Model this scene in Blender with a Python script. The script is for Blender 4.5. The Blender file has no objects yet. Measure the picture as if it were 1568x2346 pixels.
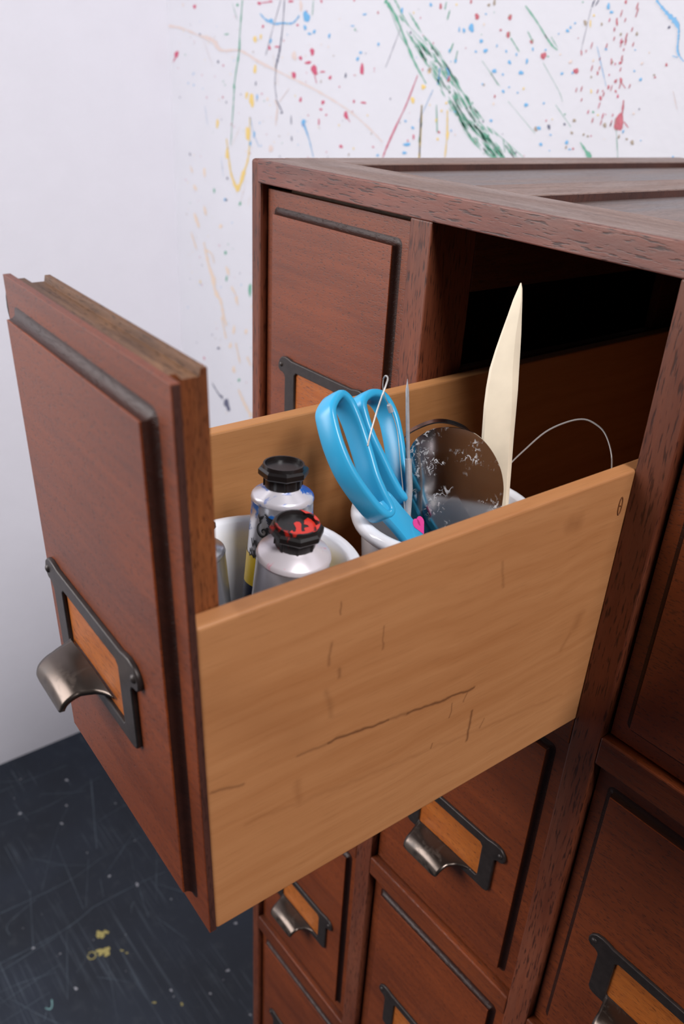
import bpy, bmesh, math, random
from mathutils import Matrix, Vector

C = bpy.context.scene.collection
SC = bpy.context.scene
S = 0.165                                   # one drawer pitch (the unit all sizes below are given in) in metres
random.seed(7)

# ------------------------------------------------------------------ camera
CAM_POS = (3.07873, -1.96964, 0.29687)
CAM_ROT = ((0.628756, -0.40756, 0.662239), (0.77531, 0.263232, -0.574111), (0.059662, 0.874417, 0.481494))
cam = bpy.data.cameras.new('camera')
cam.sensor_fit = 'VERTICAL'
cam.sensor_height = 36.0
cam.sensor_width = 36.0
cam.lens = 1901.584 * 36.0 / 2346.0
cam.shift_x = -35.89 / 2346.0
cam.shift_y = 57.48 / 2346.0
cam.clip_start = 0.02
cam.clip_end = 50
cam.dof.use_dof = True
cam.dof.focus_distance = 0.43
cam.dof.aperture_fstop = 12.0
cam_ob = bpy.data.objects.new('camera', cam)
C.objects.link(cam_ob)
cam_ob.matrix_world = Matrix.Translation(Vector(CAM_POS) * S) @ Matrix(CAM_ROT).to_4x4()
SC.camera = cam_ob

# ------------------------------------------------------------------ world, daylight, exposure
world = bpy.data.worlds.new('room_daylight')
SC.world = world
world.use_nodes = True
world.node_tree.nodes['Background'].inputs[0].default_value = (0.80, 0.83, 1.0, 1)
world.node_tree.nodes['Background'].inputs[1].default_value = 0.085

def area(name, loc, target, sx, sy, watts, col):
    l = bpy.data.lights.new(name, 'AREA')
    l.shape = 'RECTANGLE'; l.size = sx; l.size_y = sy; l.energy = watts; l.color = col
    o = bpy.data.objects.new(name, l); C.objects.link(o)
    o.location = loc
    o.rotation_euler = (Vector(target) - Vector(loc)).to_track_quat('-Z', 'Y').to_euler()
    return o
area('window_light', (-0.62, -1.35, 0.52), (0.2, 0.05, -0.22), 1.0, 1.3, 48, (1.0, 0.985, 0.98))
area('high_side_fill_light', (3.5, -0.42, 3.5), (-1.0, 0.0, -0.6), 1.3, 1.6, 330, (1.0, 0.98, 0.98))  # added lamp, stands for no known window; fills left wall and pine side

SC.view_settings.view_transform = 'Standard'
SC.view_settings.look = 'None'
SC.view_settings.exposure = -0.27
SC.view_settings.gamma = 1.0
SC.view_settings.use_curve_mapping = False

# ------------------------------------------------------------------ materials
def lin(r, g, b):
    f = lambda c: (c / 255 / 12.92) if c / 255 <= 0.04045 else ((c / 255 + 0.055) / 1.055) ** 2.4
    return (f(r), f(g), f(b), 1)

class NT:
    def __init__(s, name):
        s.m = bpy.data.materials.new(name); s.m.use_nodes = True
        s.t = s.m.node_tree; s.b = s.t.nodes['Principled BSDF']
    def n(s, typ, **kw):
        x = s.t.nodes.new(typ)
        for k, v in kw.items(): setattr(x, k, v)
        return x
    def l(s, a, b): s.t.links.new(a, b)
    def setin(s, node, **kw):
        for k, v in kw.items(): node.inputs[k].default_value = v
    def math(s, op, a, b=None, clamp=False):
        x = s.n('ShaderNodeMath', operation=op, use_clamp=clamp)
        for i, v in enumerate((a, b)):
            if v is None: continue
            if isinstance(v, (int, float)): x.inputs[i].default_value = v
            else: s.l(v, x.inputs[i])
        return x.outputs[0]
    def ramp(s, fac, p0, p1, c0=(0, 0, 0, 1), c1=(1, 1, 1, 1)):
        r = s.n('ShaderNodeValToRGB'); e = r.color_ramp.elements
        e[0].position = p0; e[1].position = p1; e[0].color = c0; e[1].color = c1
        s.l(fac, r.inputs[0]); return r.outputs[0]
    def mix(s, fac, a, b, mode='MIX'):
        x = s.n('ShaderNodeMix', data_type='RGBA', blend_type=mode)
        for sock, v in ((x.inputs[0], fac), (x.inputs[6], a), (x.inputs[7], b)):
            if isinstance(v, (int, float, tuple)): sock.default_value = v
            else: s.l(v, sock)
        return x.outputs[2]
    def coords(s, rnd=True):
        tc = s.n('ShaderNodeTexCoord')
        if not rnd: return tc.outputs['Object']
        oi = s.n('ShaderNodeObjectInfo')
        sc = s.n('ShaderNodeVectorMath', operation='SCALE'); sc.inputs[0].default_value = (3.1, 5.3, 7.7)
        s.l(oi.outputs['Random'], sc.inputs['Scale'])
        ad = s.n('ShaderNodeVectorMath', operation='ADD')
        s.l(tc.outputs['Object'], ad.inputs[0]); s.l(sc.outputs[0], ad.inputs[1])
        return ad.outputs[0]
    def noise(s, vec, scale3, detail=3, rough=0.55, rot=(0, 0, 0), dist=0.0):
        mp = s.n('ShaderNodeMapping'); mp.inputs['Scale'].default_value = scale3; mp.inputs['Rotation'].default_value = rot
        s.l(vec, mp.inputs[0])
        t = s.n('ShaderNodeTexNoise'); t.inputs['Scale'].default_value = 1.0
        t.inputs['Detail'].default_value = detail; t.inputs['Roughness'].default_value = rough; t.inputs['Distortion'].default_value = dist
        s.l(mp.outputs[0], t.inputs['Vector']); return t.outputs[0]
    def bump(s, h, strength, dist=0.001):
        b = s.n('ShaderNodeBump'); b.inputs['Strength'].default_value = strength; b.inputs['Distance'].default_value = dist
        s.l(h, b.inputs['Height']); s.l(b.outputs[0], s.b.inputs['Normal'])

def axes(grain, along, across):
    return tuple(along if i == 'xyz'.index(grain) else across for i in range(3))

def oak(name, c_dark, c_light, grain='x', rough=0.42, pore=0.75, worn=None, worn_amt=0.0, spec=0.5, bump=0.35, pa=210, pc=1500):
    """stained oak or mahogany: large cloudy variation, streaks and short dark pores along the grain"""
    n = NT(name); v = n.coords()
    big = n.noise(v, axes(grain, 7, 22), 4)
    streak = n.noise(v, axes(grain, 14, 260), 3)
    f = n.math('ADD', n.math('MULTIPLY', big, 0.6), n.math('MULTIPLY', streak, 0.4))
    col = n.mix(n.ramp(f, 0.34, 0.66), c_dark, c_light)
    if worn:
        w = n.noise(v, axes(grain, 9, 45), 5, 0.65)
        col = n.mix(n.math('MULTIPLY', n.ramp(w, 0.42, 0.62), worn_amt), col, worn)
    pores = n.noise(v, axes(grain, pa, pc), 2, 0.5)
    pm = n.ramp(pores, 0.56, 0.66)
    col = n.mix(n.math('MULTIPLY', pm, pore), col, tuple(c * 0.28 for c in c_dark[:3]) + (1,))
    n.l(col, n.b.inputs['Base Color'])
    r = n.math('ADD', n.math('MULTIPLY', big, 0.18), rough - 0.09)
    n.l(r, n.b.inputs['Roughness'])
    n.b.inputs['Specular IOR Level'].default_value = spec
    fine = n.noise(v, axes(grain, 300, 900), 2)
    n.bump(n.math('SUBTRACT', n.math('MULTIPLY', fine, 0.5), pm), bump, 0.0004)
    return n.m

def seg_mask(n, yz, a, b, w0, w1):
    """1 on the stroke a-b (in units of pitch, on the yz plane), fading between w0 and w1 away from it"""
    d = (b[0] - a[0], b[1] - a[1]); L2 = d[0] ** 2 + d[1] ** 2
    sub = n.n('ShaderNodeVectorMath', operation='SUBTRACT'); n.l(yz, sub.inputs[0]); sub.inputs[1].default_value = (0, a[0], a[1])
    dot = n.n('ShaderNodeVectorMath', operation='DOT_PRODUCT'); n.l(sub.outputs[0], dot.inputs[0]); dot.inputs[1].default_value = (0, d[0] / L2, d[1] / L2)
    t = n.math('ADD', dot.outputs['Value'], 0.0, True)
    pr = n.n('ShaderNodeVectorMath', operation='SCALE'); pr.inputs[0].default_value = (0, d[0], d[1]); n.l(t, pr.inputs['Scale'])
    ds = n.n('ShaderNodeVectorMath', operation='DISTANCE'); n.l(sub.outputs[0], ds.inputs[0]); n.l(pr.outputs[0], ds.inputs[1])
    return n.ramp(ds.outputs['Value'], w0, w1, (1, 1, 1, 1), (0, 0, 0, 1))

def pine(name, c_dark, c_light, marks=False):
    n = NT(name); v = n.coords(False)
    warp = n.noise(v, (9, 9, 9), 2)
    w2 = n.n('ShaderNodeVectorMath', operation='MULTIPLY_ADD')
    cc = n.n('ShaderNodeCombineXYZ'); n.l(warp, cc.inputs[0]); n.l(warp, cc.inputs[1]); n.l(warp, cc.inputs[2])
    n.l(cc.outputs[0], w2.inputs[0]); w2.inputs[1].default_value = (0.012, 0.012, 0.018); n.l(v, w2.inputs[2])
    vv = w2.outputs[0]
    rings = n.noise(vv, (160, 5, 160), 3, 0.6)
    broad = n.noise(vv, (22, 4, 22), 3)
    cloud = n.noise(v, (14, 9, 14), 3)
    f = n.math('ADD', n.math('ADD', n.math('MULTIPLY', rings, 0.42), n.math('MULTIPLY', broad, 0.38)), n.math('MULTIPLY', cloud, 0.2))
    col = n.mix(n.ramp(f, 0.3, 0.7), c_dark, c_light)
    fib = n.noise(v, (1500, 60, 1500), 2)
    col = n.mix(n.math('MULTIPLY', n.ramp(fib, 0.55, 0.75), 0.22), col, tuple(c * 0.5 for c in c_dark[:3]) + (1,))
    h = n.math('MULTIPLY', rings, 0.4)
    if marks:
        sc = n.n('ShaderNodeVectorMath', operation='MULTIPLY_ADD')
        wob = n.n('ShaderNodeTexNoise'); wob.inputs['Scale'].default_value = 110; wob.inputs['Detail'].default_value = 2; n.l(v, wob.inputs['Vector'])
        wv = n.n('ShaderNodeVectorMath', operation='SUBTRACT'); n.l(wob.outputs[1], wv.inputs[0]); wv.inputs[1].default_value = (0.5, 0.5, 0.5)
        s0 = n.n('ShaderNodeVectorMath', operation='MULTIPLY'); n.l(v, s0.inputs[0]); s0.inputs[1].default_value = (0, 1 / S, 1 / S)
        n.l(wv.outputs[0], sc.inputs[0]); sc.inputs[1].default_value = (0, 0.022, 0.022); n.l(s0.outputs[0], sc.inputs[2])
        yz = sc.outputs[0]
        crack = [(0.249, 0.445), (0.338, 0.437), (0.405, 0.433), (0.522, 0.415), (0.588, 0.405), (0.677, 0.395), (0.824, 0.376)]
        tot = None
        for i in range(len(crack) - 1):
            m = n.math('MULTIPLY', seg_mask(n, yz, crack[i], crack[i + 1], 0.0015, 0.006), 0.75 if i not in (0, 3) else 0.4)
            tot = m if tot is None else n.math('MAXIMUM', tot, m)
        for a, b, w, k in (((0.832, 0.288), (0.831, 0.182), 0.006, 0.7), ((0.748, 0.355), (0.743, 0.312), 0.004, 0.55), ((0.803, 0.374), (0.796, 0.347), 0.004, 0.45),
                           ((0.89, 0.238), (0.881, 0.208), 0.004, 0.4), ((0.689, 0.248), (0.684, 0.23), 0.004, 0.5), ((0.028, 0.459), (0.105, 0.439), 0.006, 0.45),
                           ((0.36, 0.838), (0.365, 0.806), 0.004, 0.5), ((0.49, 0.722), (0.488, 0.653), 0.0035, 0.4), ((0.868, 0.77), (0.888, 0.685), 0.008, 0.25),
                           ((0.337, 0.733), (0.33, 0.68), 0.006, 0.4), ((0.359, 0.651), (0.364, 0.625), 0.006, 0.4), ((0.33, 0.6), (0.345, 0.52), 0.01, 0.2)):
            tot = n.math('MAXIMUM', tot, n.math('MULTIPLY', seg_mask(n, yz, a, b, 0.001, w), k))
        soft = None
        for a, b, w, k in (((1.248, 0.455), (1.235, 0.425), 0.03, 0.35), ((1.22, 0.4), (1.19, 0.354), 0.014, 0.3), ((1.12, 0.803), (1.15, 0.80), 0.035, 0.45),
                           ((0.252, 0.36), (0.256, 0.29), 0.018, 0.3), ((0.43, 0.9), (0.12, 0.9), 0.012, 0.25), ((0.03, 0.7), (0.25, 0.52), 0.11, 0.2),
                           ((0.116, 0.309), (0.45, 0.259), 0.012, 0.22), ((0.45, 0.259), (1.239, 0.155), 0.01, 0.2)):
            m = n.math('MULTIPLY', seg_mask(n, yz, a, b, 0.0, w), k)
            soft = m if soft is None else n.math('MAXIMUM', soft, m)
        col = n.mix(soft, col, lin(120, 70, 36))
        col = n.mix(tot, col, lin(70, 34, 16))
        h = n.math('SUBTRACT', h, n.math('MULTIPLY', tot, 1.2))
    n.l(col, n.b.inputs['Base Color'])
    n.b.inputs['Roughness'].default_value = 0.55
    n.b.inputs['Specular IOR Level'].default_value = 0.35
    n.bump(h, 0.3, 0.0005)
    return n.m

def plain(name, col, rough=0.5, metal=0.0, spec=0.5, var=0.0, vscale=60, coat=0.0, bump=0.0, bscale=400):
    n = NT(name); v = n.coords(False)
    if var:
        k = n.noise(v, (vscale,) * 3, 4)
        n.l(n.mix(n.ramp(k, 0.35, 0.65), tuple(c * (1 - var) for c in col[:3]) + (1,), col), n.b.inputs['Base Color'])
    else: n.b.inputs['Base Color'].default_value = col
    n.b.inputs['Roughness'].default_value = rough; n.b.inputs['Metallic'].default_value = metal
    n.b.inputs['Specular IOR Level'].default_value = spec; n.b.inputs['Coat Weight'].default_value = coat
    if bump: n.bump(n.noise(v, (bscale,) * 3, 4), bump, 0.0004)
    return n.m

def smeared(name, col, paint, rough, metal, lo, hi, scale, zmin=None, amt=1.0, paint_rough=0.45):
    """a base with irregular dry-brushed smears of paint on it"""
    n = NT(name); v = n.coords(False)
    k = n.noise(v, scale, 5, 0.6, dist=0.6)
    m = n.math('MULTIPLY', n.ramp(k, lo, hi), amt)
    if zmin is not None:
        sp = n.n('ShaderNodeSeparateXYZ'); n.l(v, sp.inputs[0])
        m = n.math('MULTIPLY', m, n.ramp(sp.outputs[2], zmin, zmin + 0.004))
    n.l(n.mix(m, col, paint), n.b.inputs['Base Color'])
    n.l(n.math('MULTIPLY', n.math('SUBTRACT', 1.0, m), metal), n.b.inputs['Metallic'])
    n.l(n.math('ADD', n.math('MULTIPLY', m, paint_rough - rough), rough), n.b.inputs['Roughness'])
    return n.m

M = {}
M['front'] = oak('mahogany_front', lin(88, 36, 11), lin(120, 54, 19), 'x', 0.44, 0.6, bump=0.2, pa=330, pc=1350)
M['stile'] = oak('mahogany_stile', lin(82, 36, 20), lin(116, 58, 34), 'z', 0.48, 0.8, lin(108, 74, 60), 0.2, spec=0.4, bump=0.2, pa=110, pc=1000)
M['rail'] = oak('mahogany_rail', lin(84, 38, 28), lin(130, 68, 50), 'x', 0.5, 0.85, lin(118, 88, 80), 0.4, bump=0.25, pa=110, pc=950)
M['low_rail'] = oak('mahogany_drawer_rail', lin(76, 31, 12), lin(114, 53, 22), 'x', 0.45, 0.6, spec=0.4)
M['top_x'] = oak('weathered_top_rail', lin(92, 66, 54), lin(132, 104, 92), 'x', 0.5, 0.5, lin(140, 122, 116), 0.6, 0.4)
M['top_y'] = oak('weathered_top_stile', lin(92, 66, 54), lin(132, 104, 92), 'y', 0.5, 0.5, lin(140, 122, 116), 0.6, 0.4)
M['top_panel'] = oak('weathered_top_panel', lin(78, 58, 50), lin(118, 96, 88), 'y', 0.42, 0.4, lin(96, 92, 96), 0.6, 0.5)
M['mould'] = oak('moulding_painted_shade', lin(36, 15, 9), lin(52, 23, 14), 'x', 0.45, 0.3, spec=0.3)  # moulding darker than the front: the cove's shade put into its colour
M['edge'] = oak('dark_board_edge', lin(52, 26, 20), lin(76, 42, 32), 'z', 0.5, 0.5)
M['block'] = oak('unstained_end_block', lin(92, 44, 20), lin(142, 80, 40), 'z', 0.55, 0.6, lin(66, 40, 26), 0.5, 0.3)
M['block_top'] = oak('worn_board_top', lin(74, 50, 36), lin(128, 92, 66), 'x', 0.6, 0.6, lin(60, 46, 42), 0.6, 0.3)
M['inside'] = oak('carcase_wood', lin(58, 28, 14), lin(92, 48, 24), 'y', 0.6, 0.5, spec=0.3)
M['insert'] = oak('golden_oak_label', lin(138, 68, 20), lin(174, 98, 38), 'x', 0.45, 0.6, spec=0.4)
M['pine'] = pine('pine_side', lin(156, 100, 58), lin(182, 128, 84), True)
M['pine_in'] = pine('pine_board', lin(150, 98, 56), lin(176, 124, 78))
M['iron'] = plain('blackened_iron', lin(52, 44, 42), 0.42, 0.4, var=0.3, vscale=200, bump=0.15)
M['pull'] = smeared('worn_brass_pull', lin(90, 80, 74), lin(58, 46, 38), 0.3, 0.95, 0.5, 0.7, (60, 60, 60), paint_rough=0.45)
M['enamel'] = plain('white_glazed_ceramic', lin(232, 232, 238), 0.12, 0.0, 0.5, coat=0.3)
M['blue_plastic'] = plain('sky_blue_plastic', lin(50, 158, 204), 0.32, 0.0, 0.5)
M['pink'] = plain('pink_sticker', lin(205, 60, 140), 0.4)
M['steel'] = plain('bright_steel', lin(188, 188, 192), 0.22, 1.0, var=0.2, vscale=300)
def kidney_mat():
    n = NT('scuffed_steel'); v = n.coords(False)
    a = n.noise(v, (70, 70, 70), 3); f = n.noise(v, (420, 420, 300), 4, 0.65, dist=1.2); hz = n.noise(v, (45, 45, 90), 4)
    m = n.math('MULTIPLY', n.ramp(f, 0.54, 0.6), n.ramp(a, 0.5, 0.6))
    col = n.mix(n.math('MULTIPLY', m, 0.55), lin(176, 172, 170), lin(214, 212, 214))
    n.l(col, n.b.inputs['Base Color'])
    n.l(n.math('SUBTRACT', 1.0, n.math('MULTIPLY', m, 0.8)), n.b.inputs['Metallic'])
    n.l(n.math('ADD', n.math('MULTIPLY', hz, 0.22), n.math('ADD', n.math('MULTIPLY', m, 0.4), 0.02)), n.b.inputs['Roughness'])
    return n.m
M['kidney'] = kidney_mat()
M['wire'] = plain('dull_grey_wire', lin(176, 172, 170), 0.4, 0.35)
M['ferrule'] = plain('pale_alloy', lin(190, 192, 198), 0.35, 0.4, var=0.2, vscale=300)
M['bone'] = plain('pale_boxwood', lin(236, 221, 197), 0.5, 0.0, 0.4, var=0.14, vscale=40, bump=0.2, bscale=150)
M['cap_black'] = plain('black_plastic', lin(26, 22, 22), 0.28, 0.0, 0.5)
M['cap_red'] = smeared('black_plastic_with_red_paint', lin(30, 27, 27), lin(170, 36, 26), 0.35, 0.0, 0.56, 0.62, (90, 90, 50), paint_rough=0.35)
M['tube_blue'] = smeared('silver_tube_blue_smears', lin(196, 196, 202), lin(28, 98, 175), 0.3, 0.85, 0.5, 0.57, (70, 70, 110), zmin=0.098)
M['tube_red'] = smeared('silver_tube_pink_smears', lin(200, 196, 200), lin(196, 110, 140), 0.32, 0.75, 0.58, 0.68, (60, 60, 100), zmin=0.098)
M['tube_plain'] = plain('silver_tube', lin(198, 200, 206), 0.28, 0.9)
M['shoulder_blue'] = smeared('white_shoulder_blue_smears', lin(214, 210, 218), lin(24, 86, 170), 0.3, 0.35, 0.49, 0.56, (60, 60, 90))
M['shoulder_red'] = smeared('white_shoulder_pink_smears', lin(218, 210, 216), lin(196, 92, 120), 0.3, 0.35, 0.6, 0.68, (90, 90, 90))
M['yellow_band'] = plain('yellow_label', lin(250, 212, 36), 0.4)
M['navy_band'] = plain('navy_label', lin(18, 26, 58), 0.4)
M['print'] = plain('black_print', lin(20, 20, 24), 0.5)
M['black_bit'] = plain('matt_black', lin(14, 11, 12), 0.9)
M['ink'] = plain('brown_ink', lin(104, 58, 24), 0.6)

def wall_mat(name, col):
    n = NT(name); v = n.coords(False)
    a = n.noise(v, (14, 14, 14), 4); b = n.noise(v, (120, 120, 120), 4)
    n.l(n.mix(n.ramp(a, 0.3, 0.7), tuple(c * 0.975 for c in col[:3]) + (1,), col), n.b.inputs['Base Color'])
    n.b.inputs['Roughness'].default_value = 0.6; n.b.inputs['Specular IOR Level'].default_value = 0.3
    n.bump(n.math('ADD', n.math('MULTIPLY', a, 2.0), b), 0.35, 0.001)
    return n.m
M['wall_left'] = wall_mat('white_plaster', lin(212, 210, 218))
M['wall_back'] = wall_mat('white_board', lin(214, 213, 220))
def floor_mat():
    n = NT('blue_black_painted_floor'); v = n.coords(False)
    a = n.noise(v, (5, 5, 5), 5); k = n.noise(v, (40, 40, 40), 5, 0.65)
    col = n.mix(n.ramp(a, 0.3, 0.7), lin(17, 22, 31), lin(28, 35, 47))
    col = n.mix(n.math('MULTIPLY', n.ramp(k, 0.55, 0.75), 0.35), col, lin(56, 60, 64))
    for rot, sc in ((0.5, (3, 260, 1)), (1.25, (2.5, 300, 1)), (2.3, (3, 240, 1)), (0.05, (4, 320, 1)), (2.9, (3, 280, 1))):
        s = n.noise(v, sc, 2, 0.5, (0, 0, rot))
        g = n.noise(v, (7, 7, 7), 2)
        col = n.mix(n.math('MULTIPLY', n.math('MULTIPLY', n.ramp(s, 0.66, 0.72), n.ramp(g, 0.45, 0.6)), 0.30), col, lin(92, 102, 112))
    n.l(col, n.b.inputs['Base Color'])
    n.b.inputs['Roughness'].default_value = 0.5; n.b.inputs['Specular IOR Level'].default_value = 0.35
    n.bump(k, 0.2, 0.001)
    return n.m
M['floor'] = floor_mat()
PAINTS = dict(crimson=lin(196, 82, 112), blue=lin(104, 168, 214), navy=lin(92, 94, 118), green=lin(96, 164, 138), yellow=lin(226, 196, 118),
              peach=lin(216, 198, 192), dark_red=lin(184, 88, 102), olive=lin(158, 142, 126), orange=lin(226, 204, 184))
for k_, c_ in PAINTS.items(): M['paint_' + k_] = plain(k_ + '_paint', c_, 0.45)
M['scratch'] = plain('floor_scratch', lin(66, 76, 86), 0.6)
M['speck'] = plain('floor_speck', lin(140, 140, 146), 0.6)
M['floor_yellow'] = plain('floor_yellow_paint', lin(150, 138, 80), 0.6)
M['floor_aqua'] = plain('floor_aqua_paint', lin(110, 150, 150), 0.6)

# ------------------------------------------------------------------ helpers
class MB:
    """collects shapes (in pitch units) and links them as ONE mesh object"""
    def __init__(s): s.v = []; s.f = []; s.mi = []; s.cur = 0
    def add(s, vs, fs, mi=None):
        o = len(s.v); s.v += [tuple(p) for p in vs]; s.f += [tuple(i + o for i in f) for f in fs]
        s.mi += [s.cur if mi is None else mi] * len(fs); return s
    def box(s, x0, x1, y0, y1, z0, z1, mi=None):
        vs = [(x, y, z) for z in (z0, z1) for y in (y0, y1) for x in (x0, x1)]
        return s.add(vs, [(0, 2, 3, 1), (4, 5, 7, 6), (0, 1, 5, 4), (2, 6, 7, 3), (0, 4, 6, 2), (1, 3, 7, 5)], mi)
    def rings(s, rings, close=True, cap0=True, cap1=True, mi=None):
        n = len(rings[0]); vs = [p for r in rings for p in r]; fs = []
        for i in range(len(rings) - 1):
            for j in range(n if close else n - 1):
                k = (j + 1) % n
                fs.append((i * n + j, i * n + k, (i + 1) * n + k, (i + 1) * n + j))
        if close and cap0: fs.append(tuple(range(n - 1, -1, -1)))
        if close and cap1: fs.append(tuple(range((len(rings) - 1) * n, len(rings) * n)))
        return s.add(vs, fs, mi)
    def lathe(s, prof, n=40, c=(0, 0), cap0=True, cap1=True, mi=None):
        return s.rings([[(c[0] + r * math.cos(2 * math.pi * j / n), c[1] + r * math.sin(2 * math.pi * j / n), z) for j in range(n)] for r, z in prof], True, cap0, cap1, mi)
    def tube(s, pts, r, n=8, taper=None, mi=None):
        pts = [Vector(p) for p in pts]; rings = []; up = None
        for i, p in enumerate(pts):
            t = (pts[min(i + 1, len(pts) - 1)] - pts[max(i - 1, 0)]).normalized()
            if up is None: up = t.orthogonal().normalized()
            up = (up - t * up.dot(t)).normalized(); sd = t.cross(up)
            rr = r if taper is None else r * taper[i]
            rings.append([p + (up * math.cos(2 * math.pi * j / n) + sd * math.sin(2 * math.pi * j / n)) * rr for j in range(n)])
        return s.rings(rings, mi=mi)
    def mesh(s, name, mats, smooth=None):
        me = bpy.data.meshes.new(name)
        me.from_pydata([(x * S, y * S, z * S) for x, y, z in s.v], [], s.f)
        for m in (mats if isinstance(mats, (list, tuple)) else [mats]): me.materials.append(m)
        for p, i in zip(me.polygons, s.mi): p.material_index = i
        bm = bmesh.new(); bm.from_mesh(me); bmesh.ops.recalc_face_normals(bm, faces=bm.faces); bm.to_mesh(me); bm.free()
        if smooth is not None:
            for p in me.polygons: p.use_smooth = True
            me.set_sharp_from_angle(angle=math.radians(smooth))
        return me
    def build(s, name, mats, parent=None, loc=None, smooth=None, bevel=0.0, seg=2):
        return link(name, s.mesh(name, mats, smooth), parent, loc, bevel, seg)

def link(name, me, parent=None, loc=None, bevel=0.0, seg=2):
    o = bpy.data.objects.new(name, me); C.objects.link(o)
    if parent: o.parent = parent
    if loc: o.location = Vector(loc) * S
    if bevel:
        b = o.modifiers.new('soft_edge', 'BEVEL'); b.width = bevel * S; b.segments = seg; b.limit_method = 'ANGLE'; b.angle_limit = math.radians(40)
        b.harden_normals = False
    return o

def tag(o, label=None, cat=None, group=None, kind=None):
    for k, v in (('label', label), ('category', cat), ('group', group), ('kind', kind)):
        if v: o[k] = v
    return o

def smooth_path(pts, n, closed=False):
    """Catmull-Rom through the points, n samples per span"""
    P = [Vector(p) for p in pts]; L = len(P); out = []
    for i in range(L if closed else L - 1):
        if closed: a, b, c, d = (P[(i + k) % L] for k in (-1, 0, 1, 2))
        else: a, b, c, d = P[max(i - 1, 0)], P[i], P[i + 1], P[min(i + 2, L - 1)]
        for k in range(n):
            t = k / n
            out.append(0.5 * (2 * b + (c - a) * t + (2 * a - 5 * b + 4 * c - d) * t * t + (3 * b - a - 3 * c + d) * t ** 3))
    if not closed: out.append(P[-1])
    return out

def plate_mesh(name, outer, holes, thick, bevel, mat, res=2):
    """a flat plate with holes from 2D outlines (pitch units), lying in xy, thickness along z"""
    cu = bpy.data.curves.new(name, 'CURVE'); cu.dimensions = '2D'; cu.fill_mode = 'BOTH'
    cu.extrude = max(thick / 2 - bevel, 0.0001) * S; cu.bevel_depth = bevel * S; cu.bevel_resolution = res; cu.offset = -bevel * S
    for loop in [outer] + list(holes):
        sp = cu.splines.new('POLY'); sp.points.add(len(loop) - 1); sp.use_cyclic_u = True
        for p, q in zip(sp.points, loop): p.co = (q[0] * S, q[1] * S, 0, 1)
    ob = bpy.data.objects.new(name, cu); C.objects.link(ob)
    bpy.context.view_layer.update()
    me = bpy.data.meshes.new_from_object(ob.evaluated_get(bpy.context.evaluated_depsgraph_get()))
    bpy.data.objects.remove(ob); bpy.data.curves.remove(cu)
    me.name = name; me.materials.clear(); me.materials.append(mat)
    return me

def xform(me, M4):
    me.transform(M4); me.update(); return me

# ------------------------------------------------------------------ the setting
WX, WY, FZ = -7.4033, 3.5754, -9.23
b = MB(); b.box(WX - 0.6, 27, -16, WY + 0.6, FZ - 0.5, FZ); tag(b.build('floor', M['floor']), kind='structure')
b = MB(); b.box(WX - 0.6, WX, -16, WY + 0.6, FZ, 6.5); tag(b.build('wall_left', M['wall_left']), kind='structure')
b = MB(); b.box(WX, 27, WY, WY + 0.6, FZ, 6.5); wall_back = tag(b.build('wall_back', M['wall_back']), kind='structure')
floor_ob = bpy.data.objects['floor']

# ------------------------------------------------------------------ the drawer cabinet
SW, DV, H1, H2, RB, TR, DEP = 0.0698, 0.1058, 1.4189, 1.4085, 0.1134, 0.085, 3.0895
W1 = 0.8906; WO = 0.8942
cab = bpy.data.objects.new('drawer_cabinet', None); C.objects.link(cab); cab.location = (0, 0, FZ * S)
tag(cab, 'dark mahogany cabinet of small panelled drawers with iron label pulls and framed top', 'cabinet')
UP = (0, 0, -FZ)
NCOL = 4
openings = [(SW, SW + W1)]
for i in range(1, NCOL): x0 = openings[-1][1] + DV; openings.append((x0, x0 + WO))
XR = openings[-1][1] + SW
rows = []; z = -TR
for i in range(6):
    h = H1 if i == 0 else H2
    rows.append((z - h, z)); z = z - h - RB
def part(name, mat, x0, x1, y0, y1, z0, z1, bev=0.006):
    q = MB(); q.box(x0, x1, y0, y1, z0, z1); return q.build(name, mat, cab, UP, bevel=bev)
part('corner_stile', M['stile'], 0, SW, 0, 0.16, FZ, 0, 0.012)
part('corner_stile', M['stile'], XR - SW, XR, 0, 0.16, FZ, 0, 0.012)
part('side_panel', M['stile'], 0, 0.05, 0.16, DEP, FZ, -TR)
part('side_panel', M['stile'], XR - 0.05, XR, 0.16, DEP, FZ, -TR)
part('back_panel', M['inside'], 0.05, XR - 0.05, DEP - 0.04, DEP, FZ, -TR)
part('top_rail', M['rail'], SW - 0.018, XR - SW + 0.018, -0.002, 0.02, -TR, 0.0, 0.004)
FR = 0.333
part('top_front_member', M['top_x'], SW - 0.018, XR - SW + 0.018, 0.02, FR, -TR, 0.0, 0.004)
part('top_side_member', M['top_y'], 0, 0.25, FR, DEP, -0.06, 0.0, 0.006)
part('top_corner', M['top_x'], 0, SW - 0.018, 0.16, FR, -0.06, 0.0, 0.004)
part('top_corner', M['top_x'], XR - SW + 0.018, XR, 0.16, FR, -0.06, 0.0, 0.004)
part('top_side_member', M['top_y'], XR - 0.25, XR, FR, DEP, -0.06, 0.0, 0.006)
part('top_back_member', M['top_x'], 0.25, XR - 0.25, DEP - 0.3, DEP, -0.06, 0.0, 0.006)
bars = [0.915, 1.91, 2.905]
for x in bars: part('top_cross_bar', M['top_y'], x, x + 0.255, FR, DEP - 0.3, -0.06, 0.0, 0.004)
edges = [0.25] + [e for x in bars for e in (x, x + 0.255)] + [XR - 0.25]
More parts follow.
